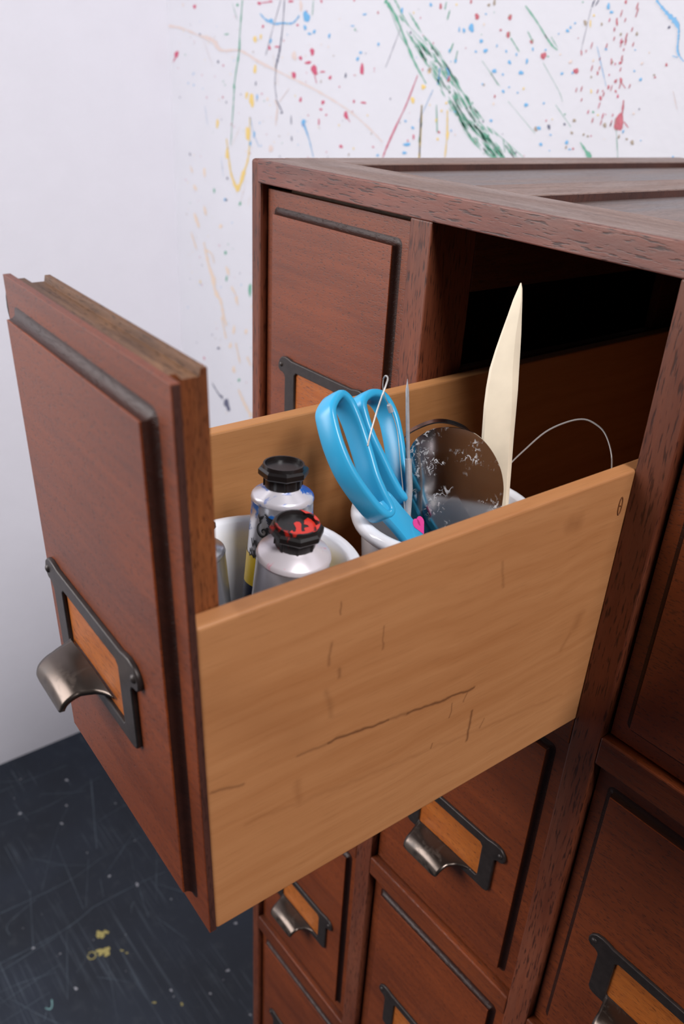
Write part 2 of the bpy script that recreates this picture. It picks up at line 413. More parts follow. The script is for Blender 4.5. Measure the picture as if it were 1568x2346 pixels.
for i in range(0, len(edges), 2):
    part('top_panel', M['top_panel'], edges[i], edges[i + 1], FR, DEP - 0.3, -0.06, -0.028, 0)
    part('recess_dark_strip', M['edge'], edges[i], edges[i] + 0.007, FR, DEP - 0.3, -0.03, -0.004, 0)  # added thin strip, darkens the recess step face that the lamps leave bright
for i in range(1, NCOL):
    x0, x1 = openings[i - 1][1], openings[i][0]
    part('divider', M['stile'], x0, x1, 0, 0.215, FZ, -TR, 0.006)
    if i == 1:      # the partition beside the pulled-out drawer is a frame with an open middle
        part('partition_rail', M['inside'], x1 - 0.04, x1, 0.215, DEP - 0.04, -0.325, -TR, 0.003)
        part('partition_post', M['inside'], x1 - 0.04, x1, 1.43, DEP - 0.04, -0.6, -0.325, 0.003)
        part('partition_panel', M['inside'], x1 - 0.04, x1, 0.215, DEP - 0.04, FZ, -0.6, 0.003)
    else:
        part('partition_panel', M['inside'], x1 - 0.04, x1, 0.215, DEP - 0.04, FZ, -TR, 0.003)
for c, (x0, x1) in enumerate(openings):
    for r_, (z0, z1) in enumerate(rows):
        zb = rows[r_ + 1][1] if r_ < 5 else FZ
        part('drawer_rail', M['low_rail'], x0, x1, 0.0, DEP - 0.04, zb, z0, 0.006)

# ---- drawer fronts
WD, HD, TL, TB, ST = 0.8748, 1.3909, 0.0178, 0.0751, 0.05
FX0, FX1, FZ0, FZ1, FP, CV = -0.805, -0.08, 0.082, 1.305, 0.026, 0.025
def front_mesh():
    q = MB()
    q.box(-WD, 0, 0, TL, 0, HD - 0.0002, 0)                                  # lip, its ends stained darker
    q.box(-0.001, 0.0006, 0.002, TL, 0.002, HD - 0.002, 1)
    q.box(-WD - 0.0006, -WD + 0.001, 0.002, TL, 0.002, HD - 0.002, 1)
    # thick block behind, its top ploughed with a shallow groove
    pr = [(TL, 0), (TL + TB, 0), (TL + TB, HD), (0.080, HD), (0.077, HD - 0.014), (0.044, HD - 0.014), (0.034, HD - 0.002), (TL, HD - 0.002)]
    n = len(pr)
    q.add([(x, y, z) for x in (-WD + ST, -ST) for y, z in pr], [tuple(range(n)), tuple(range(2 * n - 1, n - 1, -1))], 2)
    o = len(q.v) - 2 * n
    for j in range(n):
        k = (j + 1) % n
        q.f.append((o + j, o + k, o + n + k, o + n + j)); q.mi.append(3 if j >= 2 else 2)
    q.box(FX0, FX1, -FP, TL * 0.5, FZ0, FZ1, 0)                              # raised field
    return q.mesh('drawer', [M['front'], M['edge'], M['block'], M['block_top']])
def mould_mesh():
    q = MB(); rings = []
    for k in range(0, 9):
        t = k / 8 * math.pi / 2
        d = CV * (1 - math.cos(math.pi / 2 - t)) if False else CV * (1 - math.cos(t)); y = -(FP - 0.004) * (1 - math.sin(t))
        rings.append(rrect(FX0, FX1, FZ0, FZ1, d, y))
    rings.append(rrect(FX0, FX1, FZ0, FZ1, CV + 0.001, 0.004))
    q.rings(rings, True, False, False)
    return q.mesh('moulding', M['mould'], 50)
def rrect(x0, x1, z0, z1, d, y):
    pts = []
    for cx, cz, a0 in ((x1, z0, -90), (x1, z1, 0), (x0, z1, 90), (x0, z0, 180)):
        for k in range(6):
            a = math.radians(a0 + 90 * k / 5); pts.append((cx + d * math.cos(a), y, cz + d * math.sin(a)))
    return pts
HX, HZ = -0.4374, HD                        # label pulls are laid out from the top centre of the front
def R90(me, y):                             # xy plate -> upright plate facing -y
    return xform(me, Matrix.Translation((HX * S, y * S, HZ * S)) @ Matrix.Rotation(math.radians(90), 4, 'X'))
ear = [(0.247, -0.752), (0.252, -0.742), (0.264, -0.735), (0.282, -0.733), (0.294, -0.722), (0.296, -0.703), (0.288, -0.683), (0.27, -0.668), (0.246, -0.663), (0.222, -0.666), (0.2, -0.671)]
right_side = [(0.14, -0.942), (0.222, -0.942), (0.238, -0.936), (0.246, -0.922)] + ear
outl = right_side + [(-x, z) for x, z in reversed(right_side)]
hole = [(0.178, -0.728), (0.178, -0.895), (0.17, -0.903), (-0.17, -0.903), (-0.178, -0.895), (-0.178, -0.728), (-0.166, -0.716), (0.166, -0.716)]
def pull_mesh():
    prof = smooth_path([(0.008, -0.906), (0.026, -0.907), (0.055, -0.908), (0.082, -0.914), (0.102, -0.929), (0.111, -0.950), (0.112, -0.968)], 5)
    left = [(0, -0.176), (0.15, -0.172), (0.4, -0.158), (0.7, -0.152), (0.9, -0.146), (1.0, -0.126)]
    right = [(0, 0.150), (0.10, 0.118), (0.22, 0.088), (0.4, 0.066), (0.65, 0.060), (0.88, 0.054), (1.0, 0.030)]
    def at(tab, t):
        for a_, b_ in zip(tab, tab[1:]):
            if t <= b_[0]: return a_[1] + (b_[1] - a_[1]) * (t - a_[0]) / (b_[0] - a_[0])
        return tab[-1][1]
    rings = []; N = 19
    for i, p in enumerate(prof):
        t = i / (len(prof) - 1); l_, r__ = at(left, t), at(right, t)
        rings.append([(HX + l_ + (r__ - l_) * j / (N - 1), -FP - p[0], HZ + p[1] - 0.010 * math.sin(math.pi * t) * (2 * j / (N - 1) - 1) ** 2) for j in range(N)])
    q = MB(); q.rings(rings, False); me = q.mesh('pull', M['pull'], 70)
    return me
def screw_mesh(sx):
    q = MB(); c = (HX + sx * 0.272, -FP - 0.012, HZ - 0.701)
    rings = []
    for k in range(4):
        t = k / 3 * math.pi / 2 * 0.98
        rings.append([(c[0] + 0.012 * math.cos(t) * math.cos(a * math.pi / 5), c[1] - 0.008 * math.sin(t), c[2] + 0.012 * math.cos(t) * math.sin(a * math.pi / 5)) for a in range(10)])
    q.rings(rings, True, False, True); return q.mesh('screw', M['iron'], 60)
ME = dict(drawer=front_mesh(), moulding=mould_mesh(), pull=pull_mesh(),
          label_frame=R90(plate_mesh('label_frame', outl, [hole], 0.014, 0.004, M['iron']), -FP - 0.006),
          label_board=None, screw_l=screw_mesh(-1), screw_r=screw_mesh(1))
q = MB(); q.box(HX - 0.182, HX + 0.182, -FP - 0.0025, -FP + 0.002, HZ - 0.906, HZ - 0.712); ME['label_board'] = q.mesh('label_board', M['insert'])

def drawer(loc=None, mat=None, hw=(0, 0)):
    d = link('drawer', ME['drawer'], cab, bevel=0.0035)
    if mat is None: d.location = (Vector(loc) - Vector((0, 0, FZ))) * S
    else: d.matrix_local = Matrix.Translation((0, 0, -FZ * S)) @ mat
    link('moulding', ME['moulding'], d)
    sh = (hw[0], 0, hw[1])
    link('label_board', ME['label_board'], d, sh)
    link('label_frame', ME['label_frame'], d, sh)
    p = link('pull', ME['pull'], d, sh if mat is None else (HX * 0.12 + hw[0] - 0.02, 0, hw[1] + 0.032))
    if mat is not None: p.scale = (0.88, 1, 1)
    so = p.modifiers.new('thickness', 'SOLIDIFY'); so.thickness = 0.011 * S; so.offset = 0
    link('screw', ME['screw_l'], d, sh); link('screw', ME['screw_r'], d, sh)
    return d
MD = Matrix(((0.999267, 0.038258, 0.001216), (-0.038219, 0.998992, -0.023532), (-0.002115, 0.023468, 0.999722))).to_4x4()
DR = Matrix.Translation(Vector((1.90907, -1.3432, -1.538)) * S) @ MD      # the pulled-out drawer: slightly yawed and sagging
for c, (x0, x1) in enumerate(openings):
    for r_, (z0, z1) in enumerate(rows):
        if (c, r_) == (1, 0): continue
        jx = random.uniform(-0.004, 0.004); up_ = 0.03 if (c, r_) == (0, 0) else random.uniform(-0.006, 0.006)
        drawer((x1 - (x1 - x0 - WD) / 2 + jx, 0.037 + random.uniform(-0.004, 0.004), z0 + 0.008), hw=(0, up_))
od = drawer(mat=DR, hw=(-0.05, -0.03))
tag(od, 'drawer pulled out, with pale pine sides, holding pots of art tools')
TS, LEN = 0.9023, 2.84
q = MB(); q.box(-ST, 0, TL, LEN, 0, TS); q.build('side_board', M['pine'], od, bevel=0.008, seg=3)
q = MB(); q.box(-WD, -WD + ST, TL, LEN, 0, TS); q.build('side_board', M['pine_in'], od, bevel=0.006)
q = MB(); q.box(-WD + ST, -ST, TL + TB, LEN, 0.02, 0.055); q.build('bottom_board', M['pine_in'], od)
q = MB(); q.box(-WD + ST, -ST, LEN - 0.06, LEN, 0.055, TS - 0.05); q.build('back_board', M['pine_in'], od)
q = MB()
rg = [(0.008, 1.33 + 0.0135 * math.sin(t) * 0.55 , 0.80 + 0.028 * math.cos(t)) for t in [2 * math.pi * k / 20 for k in range(21)]]
rg = [(0.0004, y, z) for _, y, z in rg]
for a, c_ in zip(rg, rg[1:]): q.tube([a, c_], 0.0022, 5)
q.tube([(0.0004, 1.324, 0.802), (0.0004, 1.336, 0.799)], 0.0022, 5)
tag(q.build('ink_mark', M['ink'], od), kind='stuff')
# a small black scrap of unknown material on the far edge of the front
q = MB(); rings = []
for k in range(9):
    t = k / 8; z_ = HD - 0.045 - 0.092 * t; wv = 0.017 * math.sin(math.pi * min(1, t * 1.15 + 0.08)) ** 0.6 + 0.001 * math.sin(k * 2.3)
    rings.append([(-WD + 0.002, 0.0, z_), (-WD + 0.002, 0.016, z_), (-WD - wv, 0.016, z_), (-WD - wv, 0.002, z_)])
q.rings(rings); tag(q.build('edge_scrap', M['black_bit'], od), 'small black scrap on the far edge of the pulled-out drawer front')

# ------------------------------------------------------------------ things standing in the drawer
def stand(name, base, label, cat, group=None):
    o = bpy.data.objects.new(name, None); C.objects.link(o)
    o.matrix_world = DR @ Matrix.Translation(Vector(base) * S)
    return tag(o, label, cat, group)
class Local:
    """shapes given in drawer coordinates, stored relative to the thing's base"""
    def __init__(s, root, base): s.root = root; s.base = Vector(base)
    def build(s, mb, name, mat, smooth=None, bevel=0.0):
        mb.v = [tuple(Vector(p) - s.base) for p in mb.v]; return mb.build(name, mat, s.root, smooth=smooth, bevel=bevel)

def pot(center, label):
    base = (center[0], center[1], 0.056)
    o = stand('ceramic_pot', base, label, 'pot', 'white pots in the open drawer')
    q = MB(); H = 0.645
    prof = [(0.0, 0), (0.20, 0), (0.208, 0.008), (0.222, 0.15), (0.245, 0.45), (0.255, H - 0.03)]
    for k in range(9):
        a = math.radians(-90 + 235 * k / 8); prof.append((0.2625 + 0.0235 * math.cos(a), H - 0.0235 + 0.0235 * math.sin(a)))
    prof += [(0.236, H - 0.06), (0.224, 0.4), (0.205, 0.12), (0.19, 0.03), (0.0, 0.03)]
    q.lathe(prof, 56, cap0=False, cap1=False)
    q.build('pot_body', M['enamel'], o, smooth=50)
    return o
pot((-0.43, 0.40), 'white glazed pot holding paint tubes behind the open drawer front')
pot((-0.39, 1.035), 'white glazed pot holding scissors and modelling tools')

# ---- paint tubes
def paint_tube(base, top, r, wide_deg, label, mats, cap_mat, kind):
    base = Vector(base); top = Vector(top); L = (top - base).length
    o = bpy.data.objects.new('paint_tube', None); C.objects.link(o)
    zc = (top - base).normalized(); wx = Vector((math.cos(math.radians(wide_deg)), math.sin(math.radians(wide_deg)), 0))
    xc = (wx - zc * wx.dot(zc)).normalized(); yc = zc.cross(xc)
    mt = Matrix((xc, yc, zc)).transposed().to_4x4(); mt.translation = base * S
    o.matrix_world = DR @ mt
    tag(o, label, 'paint tube', 'paint tubes in the front pot')
    hb = L - 0.094                                              # top of the body, where the shoulder starts
    wb = r * {'blue': 1.75, 'red': 1.35, 'plain': 1.0}[kind]; n = 40
    def ring(t, grow=0.0):                                      # t = 0 at the crimp, 1 at the shoulder
        e = min(1.0, t / 0.97) ** 0.8
        a = wb + (r - wb) * e + grow; c = 0.008 + (r - 0.008) * (min(1.0, t * 1.05) ** 0.72) + grow
        return [(a * math.cos(2 * math.pi * j / n), c * math.sin(2 * math.pi * j / n), hb * t) for j in range(n)]
    q = MB(); ts = [0, 0.03, 0.031] + [k / 24 for k in range(1, 25)]
    q.rings([ring(t) for t in sorted(ts)], True, True, False)
    q.build('tube_body', mats[0], o, smooth=60)
    q = MB()
    q.lathe([(r, hb - 0.002), (r * 1.02, hb + 0.002), (r * 1.0, hb + 0.010), (r * 0.95, hb + 0.015), (r * 0.62, hb + 0.030), (0.047, hb + 0.036), (0.046, hb + 0.05)], 40)
    q.build('tube_shoulder', mats[1], o, smooth=35)
    q = MB(); z0 = hb + 0.034; f0 = L - 0.032
    q.lathe([(0.049, z0), (0.050, z0 + 0.004), (0.050, f0)], 24)
    for k in range(8):                                          # grip ribs
        a = math.radians(45 * k + 22.5); q.tube([(0.049 * math.cos(a), 0.049 * math.sin(a), z0 + 0.003), (0.049 * math.cos(a), 0.049 * math.sin(a), f0)], 0.0045, 6)
    oc = lambda rr, z_: [(rr * math.cos(math.radians(45 * k + 22.5)), rr * math.sin(math.radians(45 * k + 22.5)), z_) for k in range(8)]
    q.rings([oc(0.052, f0 + 0.002), oc(0.064, f0 + 0.004), oc(0.067, f0 + 0.008), oc(0.067, f0 + 0.021), oc(0.061, L - 0.005)], True, True, False)
    rm = [(0.057, L - 0.006), (0.0545, L + 0.004), (0.050, L + 0.004), (0.0475, L - 0.007), (0.0, L - 0.007)]
    rings = [oc(0.059, L - 0.004)]
    n8 = 24
    q.lathe(rm, n8, cap0=False, cap1=False)
    tri = [(0.061 * math.cos(math.radians(45 * k + 22.5)), 0.059 * math.sin(math.radians(45 * k + 22.5)), L - 0.005) for k in range(8)]
    q.add(tri + [(0, 0, L - 0.012)], [(k, (k + 1) % 8, 8) for k in range(8)])
    q.build('tube_cap', cap_mat, o, smooth=30)
    def surf(u, z_, grow):                                      # u = angle from the wide axis, z measured from the base
        t = max(0.0, min(1.0, z_ / hb)); e = min(1.0, t / 0.97) ** 0.8
        a = wb + (r - wb) * e + grow; c = 0.008 + (r - 0.008) * (min(1.0, t * 1.05) ** 0.72) + grow
        return (a * math.cos(u), c * math.sin(u), z_)
    if kind == 'blue':
        for nm, mt_, za, zb in (('yellow_band', M['yellow_band'], L - 0.352, L - 0.255), ('navy_band', M['navy_band'], L - 0.70, L - 0.352)):
            q = MB(); rs = []
            for k in range(9):
                z_ = za + (zb - za) * k / 8; t = z_ / hb; rs.append(ring(t, 0.0012))
            q.rings(rs, True, False, False); q.build(nm, mt_, o, smooth=60)
    return o, surf, L, hb

def wrap_text(o, surf, txt, size, zmid, u0, name='label_print'):
    """lettering laid onto the tube: flat text mesh bent round the body"""
    cu = bpy.data.curves.new(name, 'FONT'); cu.body = txt; cu.size = size; cu.align_x = 'CENTER'; cu.resolution_u = 3
    cu.offset = size * 0.022
    ob = bpy.data.objects.new(name, cu); C.objects.link(ob); bpy.context.view_layer.update()
    me = bpy.data.meshes.new_from_object(ob.evaluated_get(bpy.context.evaluated_depsgraph_get()))
    bpy.data.objects.remove(ob); bpy.data.curves.remove(cu)
    bm = bmesh.new(); bm.from_mesh(me); bmesh.ops.triangulate(bm, faces=bm.faces); bmesh.ops.subdivide_edges(bm, edges=[e for e in bm.edges if e.calc_length() > size * 0.25], cuts=2)
    bmesh.ops.triangulate(bm, faces=bm.faces); bm.to_mesh(me); bm.free()
    for v in me.vertices: v.co = Vector(surf(u0 + v.co.x / 0.085, zmid + v.co.y, 0.0022)) * S
    me.name = name; me.materials.clear(); me.materials.append(M['print'])
    return link(name, me, o)

def wrap_strokes(o, surf, strokes, zmid, u0, k, name='label_emblem'):
    q = MB()
    for w, pts in strokes:
        P = smooth_path([(x, z_, 0) for x, z_ in pts], 5)
        L_, R_ = [], []
        for i, p in enumerate(P):
            t = (P[min(i + 1, len(P) - 1)] - P[max(i - 1, 0)]).normalized(); nn = Vector((-t.y, t.x, 0)); ww = w * (0.35 + 0.65 * math.sin(math.pi * (i + 0.6) / len(P)))
            for dst, sg in ((L_, 1), (R_, -1)): c = p + nn * ww * sg; dst.append(surf(u0 + c.x * k / 0.085, zmid + c.y * k, 0.0022))
        q.rings([[a, b_] for a, b_ in zip(L_, R_)], False)
    return q.build(name, M['print'], o)

WIDE = 42
bt, bs, bL, bh = paint_tube((-0.470, 0.475, 0.10), (-0.490, 0.525, 0.930), 0.083, WIDE, 'silver paint tube with black cap, blue smears, yellow and navy label', (M['tube_blue'], M['shoulder_blue']), M['cap_black'], 'blue')
U0 = -math.radians(90)
wrap_text(bt, bs, 'WINSOR', 0.034, bL - 0.225, U0 - 0.06); wrap_text(bt, bs, 'NEWTON', 0.034, bL - 0.258, U0 - 0.02)
wing = [(0.05, [(-0.62, 0.55), (-0.70, 0.35), (-0.66, 0.15)]), (0.05, [(-0.82, 0.62), (-0.74, 0.42), (-0.60, 0.45), (-0.52, 0.60)]),
        (0.055, [(-0.66, 0.2), (-0.82, 0.0), (-0.84, -0.3), (-0.66, -0.52), (-0.40, -0.48), (-0.32, -0.24), (-0.46, -0.10), (-0.58, -0.22), (-0.50, -0.32)])]
for i in range(7): wing.append((0.05, [(-0.45 + 0.05 * i, 0.72 - 0.14 * i), (-0.1 + 0.05 * i, 0.50 - 0.13 * i), (0.6, 0.52 - 0.13 * i), (0.8, 0.56 - 0.13 * i)]))
wing += [(0.12, [(-0.34, 0.02), (0.0, -0.26), (0.5, -0.34), (0.85, -0.1)]), (0.06, [(-0.3, -0.36), (0.1, -0.52), (0.6, -0.5)])]
wrap_strokes(bt, bs, wing, bL - 0.152, U0 + 0.0, 0.056)
rt, rs_, rL, rh = paint_tube((-0.36, 0.40, 0.10), (-0.265, 0.420, 0.890), 0.091, WIDE, 'silver paint tube whose black cap is daubed with red paint', (M['tube_red'], M['shoulder_red']), M['cap_red'], 'red')
q = MB()
def arc(r0, r1, a0, a1, z_): 
    A = [math.radians(a0 + (a1 - a0) * k / 12) for k in range(13)]
    return [[(ra * math.cos(a) , ra * math.sin(a), z_) for ra in (r0 + 0.006 * math.sin(k * 1.7), r1)] for k, a in enumerate(A)]
q.rings(arc(0.024, 0.046, -105, 70, rL - 0.0062), False)
q.rings([[(0.004, -0.03, rL - 0.006), (0.022, -0.036, rL - 0.006)], [(0.001, -0.012, rL - 0.006), (0.013, -0.010, rL - 0.006)], [(-0.010, 0.006, rL - 0.006), (0.008, 0.010, rL - 0.006)], [(-0.006, 0.015, rL - 0.006), (0.002, 0.017, rL - 0.006)]], False)
q.rings(arc(0.050, 0.0545, -30, 100, rL + 0.0046), False)
q.build('dried_paint', plain('red_paint', lin(214, 52, 38), 0.3), rt)
wrap_text(rt, rs_, 'Ca', 0.036, rL - 0.245, U0 - 0.42)
paint_tube((-0.443, 0.276, 0.13), (-0.490, 0.243, 0.842), 0.082, WIDE, 'plain silver paint tube half hidden behind the open drawer front', (M['tube_plain'], M['tube_plain']), M['cap_black'], 'plain')

# ---- scissors: two blue handles, steel blades going down into the pot
SB = Vector((-0.3767, 0.8462, 0.66)); SA = Vector((-0.5567, -0.1463, 0.8178)); SL = Vector((-0.2964, 0.9546, -0.0309)); SN = Vector((0.7761, 0.2596, 0.5747))
sc = stand('scissors', SB - SA * 0.26, 'scissors with sky blue plastic handles standing in the white pot', 'scissors')
lo = Local(sc, SB - SA * 0.26)
def sp(l, a, n=0.0): return SB + SL * l + SA * a + SN * n
def loop(pts, n0, hw, hn):
    P = smooth_path([(x, y, 0) for x, y in pts], 6, True); q = MB(); rings = []
    for i, p in enumerate(P):
        t = (P[(i + 1) % len(P)] - P[i - 1]).normalized(); nn = Vector((t.y, -t.x, 0)); ring = []
        for k in range(14):
            a = 2 * math.pi * k / 14; cx, cy = math.cos(a), math.sin(a)
            ex = hw * math.copysign(abs(cx) ** 0.7, cx); ey = hn * math.copysign(abs(cy) ** 0.45, cy)
            c = p + nn * ex; ring.append(sp(c.x, c.y, n0 + ey))
        rings.append(ring)
    rings.append(rings[0]); q.rings(rings, True, False, False); return q
LP1 = [(-0.0059, 0.4450), (-0.0594, 0.4225), (-0.0795, 0.3867), (-0.0968, 0.3124), (-0.0976, 0.2331), (-0.0761, 0.152), (-0.0464, 0.0901), (-0.0128, 0.0899), (-0.0133, 0.1436), (-0.0112, 0.1978), (0.0019, 0.2553), (0.0133, 0.3134), (0.0212, 0.3725), (0.0192, 0.4206)]
LP2 = [(0.1328, 0.4156), (0.0781, 0.4038), (0.0579, 0.357), (0.050, 0.2972), (0.0525, 0.2272), (0.0551, 0.1573), (0.0664, 0.1054), (0.0914, 0.1001), (0.1087, 0.1385), (0.1371, 0.199), (0.1708, 0.2733), (0.1903, 0.3388), (0.1796, 0.3938)]
def shank(pts, n0, n1):
    q = MB(); P = smooth_path([(x, y, 0) for x, y in pts], 4, True); m = len(P)
    cx = sum(p.x for p in P) / m; cy = sum(p.y for p in P) / m
    rr = []
    for nn, k in ((n0, 0.86), (n0 + 0.006, 1.0), (n1 - 0.006, 1.0), (n1, 0.86)): rr.append([sp(cx + (p.x - cx) * k, cy + (p.y - cy) * k, nn) for p in P])
    q.rings(rr); return q
lo.build(loop(LP1, 0.004, 0.0135, 0.037), 'handle', M['blue_plastic'], 50)
lo.build(loop(LP2, 0.0, 0.0135, 0.037), 'handle', M['blue_plastic'], 50)
lo.build(shank([(-0.060, 0.115), (-0.02, 0.125), (0.012, 0.14), (0.045, 0.07), (0.075, 0.0), (0.082, -0.09), (0.075, -0.15), (0.02, -0.16), (0.005, -0.06), (-0.025, 0.03)], 0.004, 0.032), 'handle_shank', M['blue_plastic'], 40)
lo.build(shank([(0.058, 0.15), (0.090, 0.155), (0.118, 0.13), (0.100, 0.05), (0.088, -0.02), (0.06, -0.10), (0.0, -0.15), (-0.03, -0.12), (0.02, -0.03), (0.042, 0.06)], -0.030, 0.0), 'handle_shank', M['blue_plastic'], 40)
def blade(pts, n0, n1):
    q = MB(); m = len(pts); q.rings([[sp(x, y, n0) for x, y in pts], [sp(x, y, n1) for x, y in pts]]); return q
lo.build(blade([(0.08, -0.12), (0.02, -0.13), (0.035, -0.19), (0.055, -0.26), (0.078, -0.2)], 0.004, 0.013), 'blade', M['steel'])
lo.build(blade([(-0.02, -0.10), (0.05, -0.10), (0.056, -0.18), (0.05, -0.25), (0.015, -0.19)], -0.010, 0.001), 'blade', M['steel'])
q = MB()
for cx in (-0.011, 0.011):
    q.rings([[sp(0.072 + cx + 0.016 * math.cos(a * math.pi / 6), 0.012 + abs(cx) * 0.4 + 0.016 * math.sin(a * math.pi / 6), n_) for a in range(12)] for n_ in (0.0305, 0.0335)])
q.rings([[sp(0.072 + x, 0.012 + y, n_) for x, y in ((-0.026, -0.001), (0.0, -0.034), (0.026, -0.001))] for n_ in (0.0305, 0.0334)])
lo.build(q, 'heart_sticker', M['pink'])

# ---- steel kidney scraper, slightly bowed
KP = Vector((-0.35, 1.03, 0.7)); KU = Vector((0.722, 0.6919, 0)); KV = Vector((-0.09, 0.094, 0.9915)); KN = KU.cross(KV)
kb = KP - KV * 0.12
kd = stand('steel_scraper', kb, 'rounded scuffed steel scraper leaning in the pot beside the blue scissors', 'scraper')
kl = Local(kd, kb)
ko = smooth_path([(x * (1.17 if x < 0 else 1.0), y, 0) for x, y in ((-0.125, -0.12), (-0.1405, -0.05), (-0.1415, 0.02), (-0.1378, 0.085), (-0.133, 0.1513), (-0.1151, 0.2096), (-0.0747, 0.2493), (-0.0224, 0.2621), (0.0306, 0.2524), (0.0774, 0.2161), (0.1152, 0.1599), (0.1345, 0.0999), (0.138, 0.0372), (0.137, -0.05), (0.125, -0.12))], 6)
q = MB(); m = len(ko); NR = 9
cx, cy = 0.0, 0.07
def kpt(p, off):
    d = p.x / 0.14
    return KP + KU * p.x + KV * p.y + KN * (0.022 * d * d * -1 + off)
rr = [[kpt(Vector((cx + (p.x - cx) * (k + 0.02) / (NR + 0.02), cy + (p.y - cy) * (k + 0.02) / (NR + 0.02), 0)), 0.003) for p in ko] for k in range(NR + 1)]
rr += [[kpt(Vector((cx + (p.x - cx) * (k + 0.02) / (NR + 0.02), cy + (p.y - cy) * (k + 0.02) / (NR + 0.02), 0)), -0.003) for p in ko] for k in range(NR, -1, -1)]
q.rings(rr); kl.build(q, 'scraper_plate', M['kidney'], 40)

# ---- pale wooden modelling knife
BP = Vector((-0.338, 1.2008, 0.7)); BV = Vector((-0.0969, 0.0641, 0.9932)).normalized(); BU = Vector((0.7415, 0.6703, 0.0291)); BN = BU.cross(BV)
bb = BP - BV * 0.5
bk = stand('modelling_knife', bb, 'pale wooden modelling knife with a pointed blade standing tallest in the pot', 'modelling tool')
bl = Local(bk, bb)
prof = [(-0.5, -0.040, 0.036, 0.024, 0.028), (-0.2, -0.050, 0.036, 0.027, 0.028), (0.0, -0.056, 0.0345, 0.0262, 0.028), (0.09, -0.0579, 0.0318, 0.021, 0.027), (0.2018, -0.0667, 0.0278, 0.0155, 0.026), (0.2945, -0.0690, 0.0258, 0.0125, 0.024),
        (0.35, -0.0675, 0.0244, 0.008, 0.022), (0.4042, -0.0630, 0.0215, 0.0032, 0.02), (0.46, -0.0515, 0.0188, 0.0015, 0.018), (0.5113, -0.0390, 0.0160, 0.0011, 0.016), (0.5605, -0.0262, 0.0120, 0.004, 0.013), (0.6005, -0.0165, 0.0090, 0.006, 0.010), (0.632, -0.0062, 0.0056, 0.003, 0.007), (0.6466, -0.0014, 0.0012, 0.0004, 0.002)]
q = MB(); rings = []
for v_, l_, r__, rg_, th in prof:
    c = BP + BV * v_
    pt = lambda u, n_: c + BU * u + BN * n_
    rings.append([pt(l_, 0.0), pt(l_ + 0.1 * (rg_ - l_), th * 0.55), pt(rg_ - 0.25 * (rg_ - l_), th * 0.95), pt(rg_, th), pt(rg_ + 0.6 * (r__ - rg_), th * 0.62), pt(r__, 0.0), pt(rg_, -th * 0.9), pt(l_ + 0.3 * (rg_ - l_), -th * 0.7)])
q.rings(rings); bl.build(q, 'knife_blade', M['bone'], 25)

# ---- needle tool
nb = (-0.33, 0.86, 0.25)
ndl = stand('needle_tool', nb, 'thin steel needle tool with a pale ferrule upright beside the scraper', 'needle tool')
nl = Local(ndl, nb)
q = MB(); q.tube([(-0.33, 0.86, 0.25), (-0.3928, 0.8855, 0.60)], 0.011, 12); nl.build(q, 'tool_handle', M['bone'], 50)
q = MB(); q.tube([(-0.3928, 0.8855, 0.58), (-0.433, 0.92, 0.7787), (-0.4597, 0.9312, 0.8604), (-0.4602, 0.9313, 0.863)], 0.0105, 14, [1.1, 1, 0.92, 0.6]); nl.build(q, 'ferrule', M['ferrule'], 50)
q = MB(); q.tube([(-0.458, 0.931, 0.85), (-0.478, 0.9325, 0.98), (-0.4895, 0.9336, 1.06), (-0.4928, 0.9338, 1.0919)], 0.0056, 10, [1, 1, 0.85, 0.08]); nl.build(q, 'needle', M['ferrule'], 50)

# ---- ribbon loop tool
rb_ = (-0.47, 1.10, 0.30)
rt_ = stand('ribbon_tool', rb_, 'ribbon loop tool with a bent steel band arching behind the scraper', 'ribbon tool')
rl = Local(rt_, rb_)
P = smooth_path([(-0.47, 1.09, 0.62), (-0.5031, 1.05, 0.74), (-0.5331, 1.033, 0.8164), (-0.5559, 1.0177, 0.8316), (-0.5784, 1.0127, 0.8633), (-0.5728, 1.0335, 0.8865), (-0.5441, 1.0811, 0.9136), (-0.5147, 1.116, 0.9208), (-0.4793, 1.1472, 0.9125), (-0.4511, 1.1648, 0.8947), (-0.4139, 1.18, 0.8471), (-0.43, 1.15, 0.73), (-0.455, 1.12, 0.62)], 5)
q = MB(); bd = Vector((0.60, -0.46, 0.42)).normalized(); rings = []
for i, p in enumerate(P):
    t = (P[min(i + 1, len(P) - 1)] - P[max(i - 1, 0)]).normalized(); w_ = (Vector((0.76, -0.64, 0.1)) - t * Vector((0.76, -0.64, 0.1)).dot(t)).normalized(); nn = t.cross(w_)
    rings.append([p + w_ * 0.018 + nn * 0.002, p + w_ * 0.018 - nn * 0.002, p - w_ * 0.018 - nn * 0.002, p - w_ * 0.018 + nn * 0.002])
q.rings(rings); rl.build(q, 'ribbon', M['steel'], 40)
q = MB(); q.tube([rb_, (-0.462, 1.105, 0.63)], 0.016, 12); rl.build(q, 'tool_handle', M['bone'], 50)

